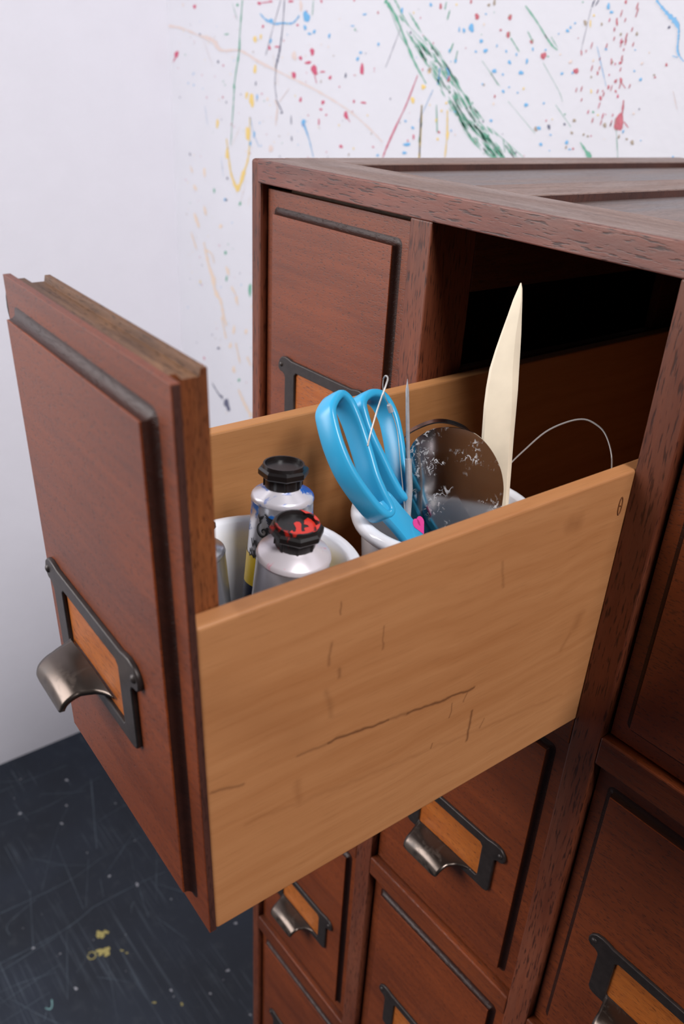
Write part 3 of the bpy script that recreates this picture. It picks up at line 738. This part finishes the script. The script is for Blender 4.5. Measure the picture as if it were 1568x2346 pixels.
# ---- thin wires
wb1 = (-0.40, 0.90, 0.45)
w1 = stand('looped_wire', wb1, 'fine wire bent into a small eye with a crimp, beside the scissor handles', 'wire')
wl = Local(w1, wb1)
P1 = [(-0.4029, 0.733, 0.9678), (-0.4235, 0.7574, 0.9951), (-0.446, 0.7976, 1.0539), (-0.4636, 0.8335, 1.1009), (-0.4792, 0.8512, 1.1127), (-0.4978, 0.8584, 1.1121), (-0.5125, 0.8634, 1.0981), (-0.5189, 0.8692, 1.0675), (-0.5177, 0.8817, 1.0335), (-0.5182, 0.8967, 1.0084), (-0.4968, 0.912, 0.9423), (-0.457, 0.90, 0.8536), (-0.41, 0.90, 0.65), (-0.40, 0.90, 0.45)]
q = MB(); q.tube(smooth_path(P1[:7], 5), 0.0025, 6); q.tube(smooth_path(P1[6:], 5), 0.0016, 6); wl.build(q, 'wire_strand', M['wire'], 60)
q = MB(); q.tube([(-0.5183, 0.8935, 1.015), (-0.5182, 0.8967, 1.0084), (-0.5130, 0.9, 0.993)], 0.0075, 8, [0.8, 1, 1]); wl.build(q, 'crimp', M['ferrule'], 50)
wb2 = (-0.36, 1.17, 0.5)
w2 = stand('bent_wire', wb2, 'grey wire arching from the pot over the near drawer side', 'wire')
wl = Local(w2, wb2)
P2 = [(-0.36, 1.17, 0.5), (-0.348, 1.20, 0.72), (-0.3427, 1.2114, 0.793), (-0.3351, 1.2317, 0.823), (-0.3193, 1.2637, 0.863), (-0.2906, 1.3146, 0.9228), (-0.2521, 1.3584, 0.9589), (-0.2153, 1.3889, 0.9736), (-0.1791, 1.4065, 0.9634), (-0.1516, 1.4134, 0.9445), (-0.1227, 1.4119, 0.9075), (-0.1014, 1.4029, 0.868), (-0.085, 1.3896, 0.80), (-0.075, 1.37, 0.70)]
q = MB(); q.tube(smooth_path(P2, 5), 0.0028, 6); wl.build(q, 'wire_strand', M['wire'], 60)

# ------------------------------------------------------------------ paint on the back wall, wear on the floor
BLOBS = {"crimson":[[-6.7548,.9131,.0303,-.0004,-.0016,-.0224],[-7.2213,.4372,.0577,.0011,-.0029,-.0313],[-5.4245,.9245,.0311,-.0005,.0001,-.0145],[-5.2104,.9368,.027,-.0005,.0002,-.01],[-4.482,.5113,.0383,.0007,.0016,-.0282],[-4.6747,.4534,.0255,.0006,.0009,-.0202],[-4.5461,.4177,.0555,.0014,.0007,-.0129],[-4.4403,.3591,.0466,.0014,.0027,-.0458],[-4.3032,.3463,.0375,.0012,.0006,-.0085],[-4.1799,.3011,.0237,.0009,.0012,-.0169],[-3.7026,.3855,.0314,.0009,.004,-.0402],[-4.7834,.2986,.0407,.0014,.0012,-.0296],[-5.2283,.5325,.0247,.0004,.0003,-.0179],[-5.0881,.5449,.0421,.0006,.0002,-.0088],[-5.3515,.7226,.0218,.0,.0001,-.0133],[-4.2806,.0845,.0244,.0013,.0013,-.0204],[-4.658,.0882,.0231,.0012,.001,-.021],[-3.9072,-.0048,.0333,.0021,.0027,-.0314],[-3.7959,.119,.0175,.0009,.0012,-.0125],[-3.6539,.1155,.0438,.0024,.0008,-.0082],[-4.3356,-.0915,.0139,.0009,.0017,-.0268],[-4.2189,-.0216,.0162,.001,.0006,-.0088],[-3.9628,-.2815,.0316,.0027,.0011,-.0133],[-4.3094,.0213,.0274,.0016,.0006,-.0088],[-4.7381,.7338,.0169,-.0,.0005,-.0112],[-3.4747,-.2433,.0145,.0013,.0008,-.0071],[-2.9295,-.1148,.013,.001,.0025,-.0186],[-4.3594,.9239,.0157,-.0003,.0009,-.0133],[-4.8593,.9323,.0397,-.0007,.0004,-.0111]],"blue":[[-4.5937,.8026,.0547,-.0004,.0024,-.0468],[-5.2076,.7705,.0484,-.0002,.0003,-.0174],[-4.6113,.7129,.0276,.0,.001,-.0195],[-4.5342,.6617,.0383,.0002,.0004,-.0083],[-4.4588,.6787,.0243,.0001,.001,-.0165],[-4.2177,.6458,.0182,.0001,.0014,-.019],[-5.2108,.595,.0245,.0002,.0003,-.0207],[-3.7349,.5179,.0193,.0004,.0012,-.0119],[-3.7738,.4666,.0219,.0005,.0015,-.016],[-3.707,.8146,.0282,-.0002,.0008,-.0076],[-3.2079,.836,.0172,-.0002,.0028,-.0218],[-4.599,-.1172,.0405,.0028,.0015,-.0305],[-3.0093,-.1821,.0442,.0038,.0021,-.0161],[-2.9503,-.0431,.0195,.0014,.0016,-.0118],[-3.0515,.003,.0154,.001,.0012,-.0092],[-5.5194,-.2965,.0202,.0016,-.0,-.03],[-5.6048,-.3958,.024,.002,-.0002,-.0339],[-3.4894,.5867,.0138,.0002,.0017,-.0154],[-3.8712,.7266,.0292,-.0,.0005,-.0052],[-6.1616,-1.0515,.023,.003,-.0006,-.0188],[-3.0338,-.2527,.0268,.0025,.0018,-.0136],[-5.4598,.0736,.0164,.0008,.0001,-.0223],[-3.402,-.3079,.0168,.0016,.0012,-.0113],[-2.8533,.875,.0183,-.0003,.0018,-.0118],[-1.0797,.8395,.014,-.0002,.0044,-.0177],[-1.0462,.8058,.0139,-.0001,.0024,-.0098],[-2.3602,.7124,.0242,.0,.006,-.0345],[-2.44,.6949,.0133,.0,.0032,-.0186],[-2.4944,.7006,.0096,.0,.0027,-.0163],[-2.2192,.8047,.009,-.0001,.0012,-.0067],[-2.237,.6235,.0165,.0002,.0029,-.0161],[-2.1795,.5587,.0218,.0004,.0027,-.015],[-2.2833,.5511,.0111,.0002,.0017,-.0093],[-1.9601,.559,.0104,.0002,.0018,-.009],[-1.9128,.4865,.0173,.0004,.0027,-.0136],[-1.8527,.5396,.0102,.0002,.0018,-.0089],[-1.7392,.4975,.0117,.0003,.0037,-.0177],[-1.7824,.42,.022,.0007,.0032,-.0157],[-2.0599,.4226,.0215,.0007,.0031,-.0162],[-1.9649,.4025,.0106,.0004,.0016,-.008],[-2.1706,.328,.0092,.0004,.0013,-.0071],[-1.939,.2872,.0141,.0006,.0022,-.0116],[-1.8833,.3188,.0087,.0004,.0014,-.0069],[-1.7894,.2849,.0086,.0004,.0014,-.0069],[-1.6876,.2068,.0185,.001,.0031,-.0149],[-1.5163,.2277,.0097,.0005,.0017,-.0078],[-2.0295,.0753,.0146,.001,.0022,-.012],[-1.5297,.058,.0197,.0014,.0029,-.0138],[-1.4863,-.0511,.0181,.0015,.0022,-.0104],[-1.2439,-.0178,.0171,.0014,.0028,-.0124],[-1.2072,-.0605,.0124,.0011,.0013,-.0056],[-1.3888,.4273,.0124,.0004,.0022,-.0097],[-1.0387,.5881,.0099,.0002,.002,-.0081],[-1.3986,.6958,.0137,.0,.0026,-.0114],[-1.376,.7166,.0091,.0,.0019,-.0083],[-1.3413,.7423,.0075,-.0,.0017,-.0072],[-1.4744,.6767,.0062,.0,.0012,-.0053],[-.7736,.4628,.0067,.0002,.0018,-.007],[-.711,.4146,.012,.0004,.0026,-.01],[-.7991,.587,.0054,.0001,.0013,-.0049],[-1.2932,.4359,.0091,.0003,.002,-.0085],[-1.6978,.5778,.0098,.0002,.0023,-.0109],[-2.581,.5519,.0118,.0002,.0027,-.0168],[-2.5006,.4814,.0136,.0003,.0028,-.0168],[-2.4461,.1143,.0178,.0011,.0016,-.01],[-1.4058,.0209,.0096,.0008,.0015,-.0068]],"navy":[[-4.8153,-.1088,.009,.0006,.0015,-.0403],[-4.8,-.2799,.0121,.001,.0008,-.0221],[-3.9407,.3276,.0127,.0004,.0019,-.022],[-5.4863,.1992,.0131,.0005,.0,-.0189],[-4.9907,-.0501,.0276,.0017,.0002,-.0078],[-1.4335,.0731,.0129,.0009,.0042,-.0193],[-6.2074,-3.6318,.0616,.0195,-.0023,-.0746],[-6.159,-3.6854,.0391,.0126,-.0015,-.0529],[-6.3871,-2.9221,.0334,.0087,-.0007,-.0177],[-6.1363,-1.0512,.0297,.0038,-.0005,-.0146],[-6.0994,-.8084,.0195,.0022,-.0004,-.0142]],"green":[[-5.9266,.1522,.0245,.001,-.0006,-.0262],[-6.0703,.6492,.0486,.0003,-.0002,-.0063],[-5.8426,.916,.0265,-.0004,-.0002,-.012],[-5.6129,-2.003,.0288,.006,-.0005,-.0903],[-6.1686,-1.6659,.0256,.0044,-.0008,-.0258],[-6.1529,-1.9752,.0233,.0046,-.001,-.0319],[-5.8832,-3.2119,.0264,.0077,-.0004,-.0234],[-5.8224,-1.052,.0237,.0031,-.0004,-.0238],[-6.4095,-.9824,.0205,.0025,-.0012,-.027]],"yellow":[[-5.5027,.6072,.0288,.0003,.0,-.0332],[-5.3916,.6306,.022,.0002,.0001,-.0209],[-5.5027,.3316,.0325,.001,.0,-.0374],[-5.5691,.036,.0433,.0023,-.0002,-.0728],[-5.6697,.0794,.027,.0013,-.0003,-.0324],[-5.6489,-.2982,.0412,.0032,-.0006,-.0759],[-6.302,-.2435,.0301,.0021,-.0019,-.0456],[-6.0964,-.5433,.0371,.0034,-.0016,-.0535],[-5.8766,-.8872,.0475,.0057,-.0007,-.0363],[-5.7476,-.7206,.0498,.0054,-.0004,-.0319],[-2.9795,.1715,.0237,.0012,.0035,-.0257],[-2.8558,.2796,.025,.0011,.0025,-.0176],[-2.8637,.2769,.0191,.0008,.0026,-.0178],[-2.5076,-.0692,.0162,.0013,.0053,-.0334],[-2.6223,-.1072,.0145,.0012,.0016,-.0104],[-2.659,.0367,.0145,.001,.0027,-.018],[-2.608,.1108,.0102,.0006,.0018,-.0114],[-2.7975,.4021,.0166,.0005,.0026,-.0175],[-1.2077,.739,.0073,-.0,.0048,-.0202],[-1.1014,.3256,.0073,.0003,.003,-.0127]],"peach":[[-5.188,-.4096,.0387,.0034,.0007,-.0395],[-4.7843,.4698,.0461,.0009,.0014,-.0348],[-4.6891,.8926,.0277,-.0004,.0019,-.0412]],"dark_red":[[-2.7349,.8616,.0159,-.0002,.0029,-.0187],[-2.3125,.7885,.0257,-.0002,.0034,-.0192],[-1.9657,.7808,.0205,-.0001,.0035,-.0175],[-1.9608,.6686,.0155,.0001,.0048,-.0244],[-1.7191,.6244,.0148,.0002,.003,-.0141],[-1.5861,.5361,.0257,.0005,.0051,-.0239],[-1.2654,.4474,.0211,.0007,.0047,-.0201],[-.9875,.7484,.0083,-.0,.0055,-.0217],[-1.2439,.562,.0059,.0001,.0039,-.0167],[-.8672,.4036,.0124,.0005,.0039,-.0153],[-.8179,.1475,.0417,.0029,.0117,-.0463],[-.83,.122,.028,.002,.0064,-.0253],[-.6028,.4315,.0078,.0003,.0016,-.0059],[-.9442,.8627,.0081,-.0001,.0034,-.0135],[-2.0215,.2479,.009,.0004,.0022,-.0118],[-2.3946,.8886,.0111,-.0002,.0024,-.0135],[-.9733,.513,.007,.0002,.0046,-.0183],[-1.0111,.2873,.0101,.0005,.0041,-.0168],[-1.0733,.4409,.0072,.0002,.003,-.0125],[-.9605,.3583,.0085,.0004,.0036,-.0145],[-.8935,.3352,.007,.0003,.0026,-.0103],[-.9019,.5077,.0097,.0002,.0023,-.0091],[-2.0448,.6983,.0105,.0,.0017,-.0089]],"olive":[[-1.2527,.7441,.0132,-.0,.0043,-.0183],[-1.1105,.7358,.0085,-.0,.0022,-.009],[-.9377,.6765,.0082,.0,.0025,-.0099],[-.8099,.6801,.008,.0,.0036,-.0136],[-1.2076,.1319,.0137,.0009,.003,-.0132],[-.9336,.12,.0158,.0011,.0034,-.0139],[-.7287,.0471,.0083,.0007,.0022,-.0084],[-.6794,.0297,.015,.0013,.0035,-.0137],[-1.212,.0496,.0108,.0008,.0026,-.0111],[-1.103,.0468,.009,.0007,.0021,-.0088],[-1.063,.0388,.0089,.0007,.0021,-.0088],[-1.5582,.05,.0166,.0012,.0032,-.015],[-2.1996,.8633,.0143,-.0002,.0021,-.0111],[-2.1441,.879,.0141,-.0002,.0037,-.0198],[-2.7981,.4058,.0207,.0006,.0037,-.0249],[-1.9708,.7896,.0137,-.0001,.0022,-.0109],[-1.9498,.6742,.0103,.0001,.0026,-.0133],[-1.7141,.6321,.0098,.0001,.0018,-.0087]],"orange":[[-5.996,-2.5823,.0313,.0076,-.0013,-.0558],[-5.7075,-2.5324,.035,.0086,-.0003,-.03],[-6.008,-3.1068,.04,.0113,-.001,-.0439],[-6.3128,-2.2768,.0375,.0081,-.001,-.0249],[-6.2729,-1.372,.0358,.0054,-.0011,-.0278],[-6.0856,-2.8079,.0373,.0096,-.001,-.0358],[-6.632,-.8011,.0314,.0034,-.0028,-.049],[-5.9156,-2.1711,.0253,.0054,-.0008,-.04]]}
STROKES = {"crimson":[[[.0068,.0135,.0203,.009],[[-2.942,.364],[-3.061,.128],[-3.164,-.032],[-3.28,-.226],[-3.328,-.322]]],[[.0376,.0084],[[-7.222,.428],[-7.313,.353]]],[[.0121],[[-5.456,.925],[-5.301,.931],[-5.204,.938]]],[[.0152,.0076],[[-3.893,-.018],[-3.838,-.058]]],[[.0137,.0055],[[-4.438,.328],[-4.392,.243]]]],"blue":[[[.0117,.0175,.0205,.0117,.0146,.0175],[[-5.408,.837],[-5.299,.781],[-5.147,.746],[-4.998,.751],[-4.824,.751],[-4.713,.81]]],[[.0287,.0143,.0086],[[-4.599,-.117],[-4.496,-.255],[-4.409,-.418]]],[[.0067],[[-5.418,-.413],[-5.519,-.297],[-5.603,-.129]]],[[.0098,.0147,.0246,.0295,.0172,.0123,.0111,.0147],[[-.71,.87],[-.654,.827],[-.6,.789],[-.54,.752],[-.503,.714],[-.489,.663],[-.478,.597],[-.455,.559]]],[[.005],[[-.466,.551],[-.505,.558]]],[[.0073,.0037],[[-.455,.559],[-.412,.527]]],[[.0101,.0203,.0122],[[-2.678,.428],[-2.677,.354],[-2.685,.303]]],[[.0158,.0178,.0138],[[-2.597,.43],[-2.562,.395],[-2.578,.345]]],[[.0064,.0042,.0032],[[-2.735,.263],[-2.819,.118],[-2.88,.009]]]],"navy":[[[.0089,.0119,.0209,.0357,.0149],[[-4.969,.945],[-4.992,.734],[-5.037,.531],[-5.079,.427],[-5.108,.366]]],[[.0123,.0092,.0092],[[-5.102,.374],[-5.121,.214],[-5.087,.077]]],[[.0092,.0122],[[-5.102,.073],[-4.975,-.044]]],[[.006],[[-5.033,.946],[-5.176,.691],[-5.296,.467]]],[[.0057,.0115,.0029],[[-1.202,.879],[-1.212,.861],[-1.217,.834]]],[[.01,.0029],[[-1.169,.878],[-1.19,.844]]],[[.0022],[[-1.222,.829],[-1.25,.574]]],[[.0119,.0239,.0478],[[-6.58,-3.454],[-6.413,-3.558],[-6.301,-3.584]]]],"green":[[[.0208,.0173,.0311,.0173,.0138,.0104],[[-5.743,.959],[-5.797,.658],[-5.817,.488],[-5.908,.215],[-5.949,-.05],[-6.013,-.448]]],[[.0299,.0257,.0214,.0171,.0086],[[-3.437,.918],[-3.291,.806],[-3.125,.61],[-2.998,.463],[-2.828,.306]]],[[.0043],[[-3.375,.868],[-3.219,.671],[-3.098,.573]]],[[.005],[[-5.943,.932],[-5.845,.78]]],[[.0042],[[-3.236,.806],[-3.051,.696],[-2.853,.589]]],[[.0041],[[-3.048,.672],[-2.842,.516]]],[[.0081],[[-4.487,.937],[-4.494,.816]]],[[.0081,.0097,.0064],[[-1.826,.853],[-1.693,.75],[-1.574,.644]]],[[.0094,.011,.0063],[[-1.604,.671],[-1.517,.602],[-1.464,.576]]],[[.0049,.0098,.0066],[[-1.771,.691],[-1.74,.659],[-1.707,.621]]],[[.0067],[[-1.931,.647],[-1.828,.559]]],[[.0047],[[-1.537,.655],[-1.468,.592]]],[[.0071],[[-2.097,.41],[-2.001,.331]]],[[.0027],[[-2.203,.489],[-1.981,.321]]],[[.002],[[-1.873,.22],[-1.555,.017]]],[[.0023],[[-1.582,.493],[-1.39,.312],[-1.344,.248]]],[[.0031],[[-1.402,.223],[-1.229,.088]]],[[.0045,.0149,.0329,.0209],[[-1.121,-.005],[-1.073,-.046],[-1.035,-.077],[-1.0,-.096]]],[[.0058,.0156,.0058],[[-2.623,.835],[-2.636,.794],[-2.641,.767]]],[[.0059,.0118],[[-2.671,.893],[-2.682,.841]]],[[.0078,.0137,.0078],[[-2.547,.606],[-2.575,.54]]],[[.0078],[[-2.489,.553],[-2.505,.469]]],[[.0054],[[-1.875,-.044],[-1.838,-.139]]],[[.0034],[[-2.015,.019],[-1.639,-.157]]],[[.0064],[[-2.857,-.151],[-2.837,.012]]],[[.0082],[[-2.635,-.053],[-2.677,.152]]]],"yellow":[[[.011,.022,.0293,.0513,.0293,.0147,.011],[[-6.103,-.386],[-6.037,-.68],[-5.985,-.791],[-5.869,-.895],[-5.73,-.701],[-5.63,-.5],[-5.603,-.129]]],[[.0086,.0129,.0065],[[-2.857,.139],[-2.833,-.254],[-2.841,-.276]]],[[.0086],[[-2.859,.141],[-2.847,-.069],[-2.829,-.271]]],[[.0081],[[-2.538,.121],[-2.512,-.07],[-2.511,-.241]]]],"peach":[[[.0263,.0197,.0197,.046,.0657,.0263,.0164,.0296,.023,.0164,.0164,.0131,.0131,.0099],[[-7.379,.727],[-7.055,.702],[-6.671,.634],[-6.412,.599],[-6.305,.557],[-6.181,.497],[-5.85,.503],[-5.65,.468],[-5.422,.403],[-4.865,.284],[-4.402,.185],[-3.912,.052],[-3.598,-.069],[-3.343,-.19]]],[[.0249,.0187,.0311,.0155],[[-5.117,.06],[-5.069,-.0],[-5.083,-.079],[-5.097,-.175]]],[[.0074],[[-5.04,.048],[-4.862,.179]]]],"dark_red":[[[.0083,.0124,.0166],[[-.815,.285],[-.809,.235],[-.805,.182]]],[[.0096,.0041],[[-.858,.389],[-.819,.357]]],[[.0096,.0041],[[-.777,.152],[-.733,.118]]]],"orange":[[[.0136,.0218],[[-6.981,-.764],[-6.926,-.833]]],[[.0163,.0381,.0109],[[-6.91,-.98],[-6.832,-1.028]]],[[.0107,.0322,.0134],[[-6.668,-1.189],[-6.613,-1.296]]],[[.0223,.0445,.0278],[[-6.92,-1.313],[-6.856,-1.395],[-6.801,-1.465]]],[[.0114,.0228,.0114],[[-7.021,-1.552],[-6.881,-1.756]]],[[.0221,.0386,.0552,.0441,.0331,.0331,.0276],[[-6.693,-1.631],[-6.586,-1.891],[-6.485,-2.034],[-6.438,-2.187],[-6.308,-2.283],[-6.235,-2.473],[-6.171,-2.569]]],[[.0155,.0466,.0104],[[-6.166,-1.827],[-6.082,-1.922]]],[[.0103,.0412,.0103],[[-5.953,-2.153],[-5.887,-2.245]]],[[.0161,.0268,.0161],[[-5.953,-2.738],[-5.853,-2.98]]],[[.0259],[[-5.685,-2.85],[-5.598,-2.938]]],[[.0219,.0383,.0493],[[-5.899,-3.341],[-5.756,-3.489],[-5.587,-3.613]]],[[.0221],[[-6.289,-2.485],[-6.19,-2.742]]],[[.0206],[[-6.04,-2.052],[-5.94,-2.123]]],[[.0135],[[-6.63,-1.713],[-6.498,-1.743],[-6.449,-1.84]]]]}
FLOOR_SCRATCHES = [[[.0071],[[-6.224,-.226],[-6.176,.473],[-6.284,1.288]]],[[.0076],[[-6.848,-.017],[-6.807,.979]]],[[.0108,.0087,.0065],[[-4.807,-.702],[-4.769,.152],[-4.865,.659]]],[[.0047],[[-4.865,.659],[-4.886,1.312]]],[[.0102,.0123,.0102],[[-4.127,-.93],[-4.11,-.159],[-4.205,.276]]],[[.0109,.0088,.0066],[[-4.205,.276],[-4.19,.895],[-4.149,1.265]]],[[.0081],[[-4.021,-.965],[-4.08,-.235]]],[[.0084],[[-5.425,.276],[-4.257,.164]]],[[.0113],[[-6.332,1.163],[-5.05,.692]]],[[.0063],[[-4.958,.532],[-4.262,.199]]],[[.0084],[[-4.143,.872],[-3.656,.772]]],[[.0064],[[-5.808,-.298],[-4.875,-.296]]],[[.0046],[[-4.836,-.157],[-5.648,.364],[-5.992,.673]]],[[.0057],[[-4.063,-.135],[-3.233,-.462]]],[[.0038],[[-3.454,.118],[-2.713,-.096]]],[[.004],[[-3.484,-.247],[-3.653,.035]]],[[.0038],[[-3.107,.257],[-2.688,.265]]],[[.0057],[[-3.404,-1.172],[-3.431,-.591]]],[[.0082],[[-4.43,-.706],[-4.603,-.667],[-4.751,-.255]]],[[.0064],[[-4.561,.524],[-4.27,.44]]],[[.0057],[[-2.048,1.117],[-1.67,1.127]]],[[.004],[[-2.901,1.045],[-2.488,1.085]]],[[.0064],[[-4.085,-.544],[-4.925,-.277]]],[[.0044],[[-5.155,.077],[-4.867,.47]]],[[.0044],[[-4.73,1.035],[-4.424,.937]]],[[.0059],[[-3.634,-1.095],[-3.695,-.387]]],[[.0042],[[-3.516,.84],[-3.326,.858]]]]
FLOOR_SPECKS = [[-6.5082,.8578,.0144,.02,.026,-.0105],[-5.7514,.4773,.0109,.0151,.0232,-.0093],[-6.2719,.0723,.0123,.0171,.0273,-.0097],[-4.527,.6377,.0117,.0159,.0222,-.0101],[-4.1888,.8754,.0155,.0211,.0286,-.0139],[-4.0956,-.5404,.0119,.016,.0196,-.0072],[-3.2956,-.3362,.015,.02,.0194,-.0081],[-2.6143,.5384,.0117,.0156,.0165,-.0087],[-2.3031,.8852,.0094,.0125,.0142,-.0083],[-2.9208,1.6153,.0126,.017,.0204,-.0126],[-6.0333,.6599,.0098,.0135,.0182,-.0074],[-2.4284,1.2004,.0168,.0225,.0148,-.009],[-1.8061,1.1241,.0092,.0123,.0132,-.0084]]
FLOOR_YELLOW = [[-3.7867,.191,.0269,.0362,.0432,-.0192],[-3.776,.2521,.0147,.0198,.0303,-.0137],[-3.7877,.1586,.0195,.0263,.0259,-.0114],[-3.5603,.1225,.0409,.055,.0374,-.0167],[-3.5051,.1408,.0264,.0355,.033,-.0149],[-3.5531,.0764,.0192,.0258,.029,-.0129],[-2.5958,.3138,.0104,.0138,.0108,-.0055],[-2.3875,.5578,.0104,.0138,.0141,-.0077],[-3.4277,.3005,.0097,.013,.0124,-.0058],[-3.3608,.3346,.0072,.0097,.0123,-.0058]]
FLOOR_YELLOW_RING = [[[.012],[[-3.627,-.041],[-3.625,.005],[-3.562,.027],[-3.529,-.02],[-3.558,-.06],[-3.612,-.058]]]]
FLOOR_AQUA = [[[.0113],[[-3.332,-.61],[-3.263,-.633],[-3.235,-.667],[-3.28,-.704]]]]

def blob(q, o, e, g, plane, rng, rag=0.16):
    n = 14; ph = [rng.uniform(0, 6.28) for _ in range(3)]; pts = []
    for k in range(n):
        a = 2 * math.pi * k / n; r_ = 1 + rag * (math.sin(2 * a + ph[0]) + 0.7 * math.sin(3 * a + ph[1]) + 0.5 * math.sin(5 * a + ph[2]))
        c, s_ = r_ * math.cos(a), r_ * math.sin(a); pts.append((o[0] + e[0] * c + g[0] * s_, o[1] + e[1] * c + g[1] * s_))
    flat(q, pts, plane)
def flat(q, pts, plane):
    n = len(pts); cx = sum(p[0] for p in pts) / n; cy = sum(p[1] for p in pts) / n
    if plane == 'wall': q.add([(x, WY - 0.002, z_) for x, z_ in pts] + [(cx, WY - 0.004, cy)], [(k, (k + 1) % n, n) for k in range(n)])
    else: q.add([(x, y_, FZ + 0.003) for x, y_ in pts] + [(cx, cy, FZ + 0.005)], [(k, (k + 1) % n, n) for k in range(n)])
def ribbon(q, ws, pts, plane, rng, rag=0.3, fade=True):
    P = smooth_path([(p[0], p[1], 0) for p in pts], 7); n = len(P); prev = None
    for i, p in enumerate(P):
        t = (P[min(i + 1, n - 1)] - P[max(i - 1, 0)]).normalized(); nn = Vector((-t.y, t.x, 0))
        s_ = i / (n - 1) * (len(ws) - 1); j = min(int(s_), len(ws) - 1); j2 = min(j + 1, len(ws) - 1)
        w_ = (ws[j] + (ws[j2] - ws[j]) * (s_ - j)) * 0.5 * (1 + rag * rng.uniform(-1, 1))
        a, b_ = p + nn * w_, p - nn * w_
        if prev:
            z_ = -0.003
            quad = [prev[0], prev[1], b_, a]
            if plane == 'wall': q.add([(c.x, WY + z_, c.y) for c in quad], [(0, 1, 2, 3)])
            else: q.add([(c.x, c.y, FZ - z_ + 0.001) for c in quad], [(0, 1, 2, 3)])
        prev = (a, b_)
rng = random.Random(3)
paint = {k: MB() for k in PAINTS}
for k, L in BLOBS.items():
    for x, z_, ex, ez, gx, gz in L: blob(paint[k], (x, z_), (ex, ez), (gx, gz), 'wall', rng)
for k, L in STROKES.items():
    for ws, pts in L: ribbon(paint[k], [w_ * (1.5 if k in ('yellow', 'orange') else 1.0) for w_ in ws], pts, 'wall', rng, 0.45)
# the broad dry green stroke: many broken streaks running along it
ax = [(-2.967, 0.632), (-2.64, 0.38), (-2.293, 0.086), (-1.885, -0.181)]
ax = [(ax[0][0] - 0.5, ax[0][1] + 0.42)] + ax + [(-1.5, -0.47), (-1.1, -0.78)]
AX = smooth_path([(x, z_, 0) for x, z_ in ax], 20)
for i in range(250):
    j = int(rng.triangular(0, len(AX) - 12, len(AX) * 0.62)); ln = rng.randint(2, 9); off = rng.choice((-0.085, -0.06, -0.02, 0.015, 0.05, 0.09)) + rng.gauss(0, 0.014)
    fan = 0.55 + 0.75 * j / len(AX)
    pts = []
    for k in range(j, min(j + ln, len(AX) - 1)):
        t = (AX[k + 1] - AX[k]).normalized(); nn = Vector((-t.y, t.x, 0)); c = AX[k] + nn * off * fan; pts.append((c.x, c.y))
    if len(pts) > 1: ribbon(paint['green'], [0.002, rng.uniform(0.005, 0.020), 0.002], pts, 'wall', rng, 0.5)
# rows of small red dashes and scattered fine specks
for i in range(50):
    t = rng.random(); x = -0.922 - 0.104 * t + rng.gauss(0, 0.10); z_ = 0.855 - 0.72 * t + rng.gauss(0, 0.05); l_ = rng.uniform(0.006, 0.022)
    ribbon(paint['dark_red' if rng.random() < 0.8 else 'crimson'], [0.004, 0.009, 0.003], [(x, z_ + l_), (x - l_ * 0.3, z_ - l_)], 'wall', rng)
keys = ['blue', 'crimson', 'green', 'olive', 'navy', 'peach', 'yellow', 'dark_red', 'orange']
for i in range(900):
    x = rng.uniform(-7.2, 2.5); z_ = rng.triangular(-6.0, 1.6, 0.6); r_ = rng.uniform(0.003, 0.008) if rng.random() < 0.9 else rng.uniform(0.01, 0.017)
    blob(paint[rng.choice(keys)], (x, z_), (r_ * 1.2, 0), (0, r_ * rng.uniform(0.8, 1.8)), 'wall', rng)
for i in range(26):
    x = rng.uniform(-7.0, 1.0); z_ = rng.uniform(-1.5, 1.4); l_ = rng.uniform(0.1, 0.35); s_ = rng.choice((-1, 1)) * rng.uniform(0.15, 0.9)
    ribbon(paint[rng.choice(keys)], [0.002, 0.0045, 0.002], [(x, z_), (x + l_ * s_ * 0.5, z_ - l_ * 0.5), (x + l_ * s_, z_ - l_)], 'wall', rng, 0.5)
for k in PAINTS: tag(paint[k].build('paint_splash', M['paint_' + k], wall_back), kind='stuff')

q = MB()
for ws, pts in FLOOR_SCRATCHES: ribbon(q, [w_ * 0.8 for w_ in ws], pts, 'floor', rng, 0.5)
for i in range(110):
    x = rng.uniform(-7.2, -0.3); y_ = rng.uniform(-4.5, 3.2); a = rng.choice((0.5, 0.55, 1.3, 2.2, 2.8)) + rng.gauss(0, 0.25); l_ = rng.uniform(0.15, 0.9)
    ribbon(q, [0.002, 0.008, 0.002], [(x, y_), (x + math.cos(a) * l_ * 0.5 + rng.gauss(0, 0.02), y_ + math.sin(a) * l_ * 0.5), (x + math.cos(a) * l_, y_ + math.sin(a) * l_)], 'floor', rng, 0.5)
tag(q.build('floor_scratch', M['scratch'], floor_ob), kind='stuff')
q = MB()
for x, y_, ex, ey, gx, gy in FLOOR_SPECKS: blob(q, (x, y_), (ex * 0.8, ey * 0.8), (gx * 0.8, gy * 0.8), 'floor', rng, 0.25)
for i in range(60):
    r_ = rng.uniform(0.004, 0.010); blob(q, (rng.uniform(-7.2, 0), rng.uniform(-4.5, 3.2)), (r_, 0), (0, r_), 'floor', rng, 0.3)
tag(q.build('floor_speck', M['speck'], floor_ob), kind='stuff')
q = MB()
for x, y_, ex, ey, gx, gy in FLOOR_YELLOW: blob(q, (x, y_), (ex, ey), (gx, gy), 'floor', rng, 0.35)
for ws, pts in FLOOR_YELLOW_RING: ribbon(q, ws, pts, 'floor', rng)
tag(q.build('floor_paint_drip', M['floor_yellow'], floor_ob), kind='stuff')
q = MB()
for ws, pts in FLOOR_AQUA: ribbon(q, ws, pts, 'floor', rng)
tag(q.build('floor_paint_drip', M['floor_aqua'], floor_ob), kind='stuff')
